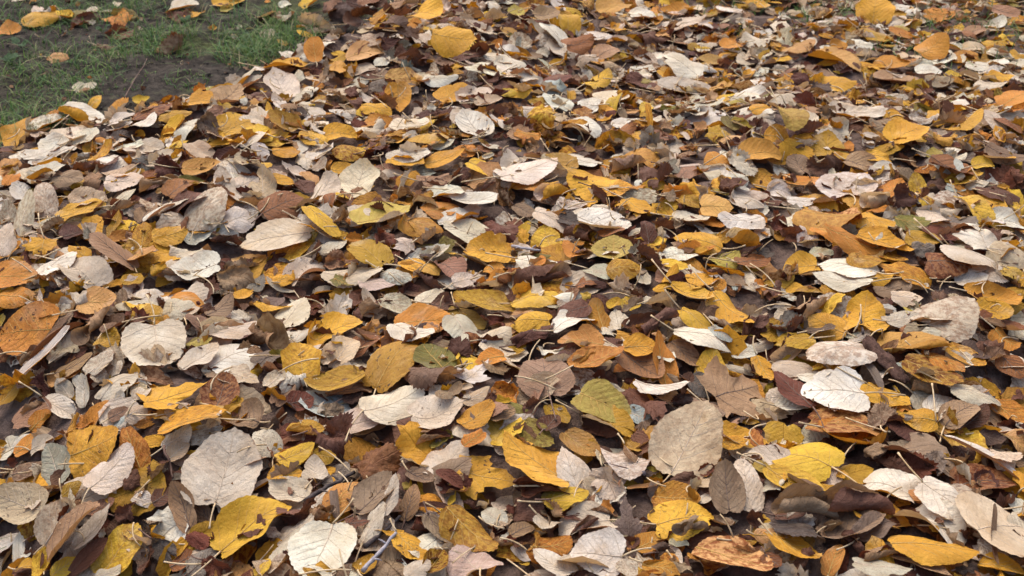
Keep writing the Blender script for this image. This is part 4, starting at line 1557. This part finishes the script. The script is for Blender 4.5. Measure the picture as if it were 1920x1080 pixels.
for a in [(30, 205, .20, 420, .045), (60, 235, .14, 260, .05), (110, 120, .16, 330, .035), (160, 130, .13, 260, .032), (40, 150, .2, 240, .03), (290, 75, .12, 330, .045), (270, 95, .10, 160, .04),
          (320, 62, .10, 190, .05), (230, 8, .25, 420, .05), (60, 8, .35, 700, .05), (130, 12, .2, 300, .05), (330, 15, .2, 260, .05), (470, 110, .09, 260, .07), (465, 90, .10, 200, .06), (500, 55, .16, 420, .07),
          (540, 60, .10, 200, .06), (520, 85, .12, 260, .06), (350, 150, .06, 110, .02), (95, 190, .1, 110, .03), (200, 140, .12, 150, .022), (345, 95, .06, 80, .03), (20, 118, .12, 110, .04), (640, 70, .08, 120, .06),
          (-10, 1015, .07, 160, .07), (0, 1050, .05, 90, .07), (-70, 1000, .14, 260, .08), (-80, 1080, .2, 300, .08),
          (1480, 8, .18, 420, .06), (1550, 8, .12, 220, .06), (1600, 15, .12, 200, .055), (1760, 15, .25, 560, .06), (1810, 25, .16, 320, .06), (1790, 90, .14, 320, .06), (1700, 90, .09, 200, .07), (1880, 65, .14, 240, .06),
          (1890, 125, .14, 240, .06), (1860, 5, .2, 320, .06), (1850, 120, .1, 140, .05), (1330, 15, .08, 120, .05), (1380, 50, .05, 70, .05), (1830, 60, .12, 150, .05)]:
    patch(*a)
def thin_grass():
    for _ in range(1700):                                         # a sparse short growth over the open soil
        x, y = rng.uniform(-2.3, -.3), rng.uniform(2.9, 5.2)
        if DEPTH[cells(np.array(x), np.array(y))] > 0 or waves(np.array(x), np.array(y), .5, 1, 21) < -.1: continue
        col = np.array(GREENS[rng.choice(6, p=[.2, .2, .15, .2, .2, .05])]) * rng.uniform(.7, 1.2)
        blade(x, y, float(soil_z(np.array(x), np.array(y))) - .004, rng.uniform(.008, .03), rng.uniform(.6, 2.2), rng.uniform(0, 6.28), rng.uniform(.0005, .0012), col)
thin_grass()
link('grass', mesh_from('grass', np.vstack(GV), np.vstack(GF), mat=M_GRASS, attrs=dict(face=np.vstack(GC))), label='short green grass tufts growing out of the bare soil', cat='grass', kind='stuff')

# broad-leaved weeds in the grass at the upper left
def weed(px, py, n, size, label):
    c = hit_surface(px, py); g = np.random.default_rng(int(px) + 5)
    root = link('weed', None, label=label, cat='weed', group='broad-leaved weeds in the grass'); root.location = c
    for i in range(n):
        p, uv, edge, tri = leaf_sheet('r', g, n=28, K=4, teeth=.02)
        az = i * 2.4 + g.normal(0, .3); L = size * g.uniform(.7, 1.2)
        nrm = unit(np.array([-.5 * math.cos(az), -.5 * math.sin(az), 1])); Rm = frame(nrm, az)
        off = np.array([math.cos(az), math.sin(az), 0]) * L * .75 + np.array([0, 0, L * g.uniform(.45, .9)])
        v = (p * np.array([L * .9, L, L])) @ Rm.T + off; k = len(v)
        col = np.array([.06, .115, .045]) * g.uniform(.8, 1.3)
        lf = link('weed_leaf', mesh_from('weed_leaf', v, tri, mat=M_LEAF, uv=uv, attrs=dict(face=np.tile(np.r_[col, 1], (k, 1)), back=np.tile(np.r_[col * 1.2, 1], (k, 1)), wear=wear_of(edge, 0.0, 0.0, g.random()))), parent=root)
        b0 = v[np.argmin(np.hypot(uv[:, 0], uv[:, 1]))]; t = np.linspace(0, 1, 5)[:, None]
        sv, sf = tube(t * b0, .0009, 5); link('leaf_stem', mesh_from('leaf_stem', sv, sf, mat=M_GRASS, attrs=dict(face=np.tile(np.r_[col, 1], (len(sv), 1)))), parent=lf)
weed(20, 122, 7, .030, 'leafy green weed at the left edge of the bare soil')
weed(40, 90, 5, .026, 'green weed with upright leaves above the leafy weed')
weed(345, 45, 4, .020, 'small blue-green weed near brown leaves behind the bare soil')
weed(192, 62, 5, .020, 'small green weed below the torn orange leaf')

CV, CF, CN = [], [], 0
ico = np.array([(0, 0, 1), (.9, 0, .35), (.28, .85, .35), (-.72, .53, .35), (-.72, -.53, .35), (.28, -.85, .35), (.6, .4, -.4), (-.25, .7, -.4), (-.8, 0, -.4), (-.25, -.7, -.4), (.6, -.4, -.4)], float)
icf = np.array([(0, 1, 2), (0, 2, 3), (0, 3, 4), (0, 4, 5), (0, 5, 1), (1, 6, 2), (2, 6, 7), (2, 7, 3), (3, 7, 8), (3, 8, 4), (4, 8, 9), (4, 9, 5), (5, 9, 10), (5, 10, 1), (1, 10, 6)])
for _ in range(4200):
    x, y = rng.uniform(-2.3, -.35), rng.uniform(2.8, 5.0)
    if DEPTH[cells(np.array(x), np.array(y))] > 0: continue
    r = .0012 + .0035 * rng.random() ** 3 + (.006 * rng.random() if rng.random() < .06 else 0)
    v = ico * r * rng.uniform(.6, 1.3, (11, 3)) + np.array([x, y, soil_z(np.array(x), np.array(y)) + r * .1])
    CV.append(v); CF.append(icf + CN); CN += 11
link('soil_crumbs', mesh_from('soil_crumbs', np.vstack(CV), np.vstack(CF), mat=M_CRUMB, smooth=False), label='crumbs of earth scattered over the bare soil', cat='soil crumbs', kind='stuff')
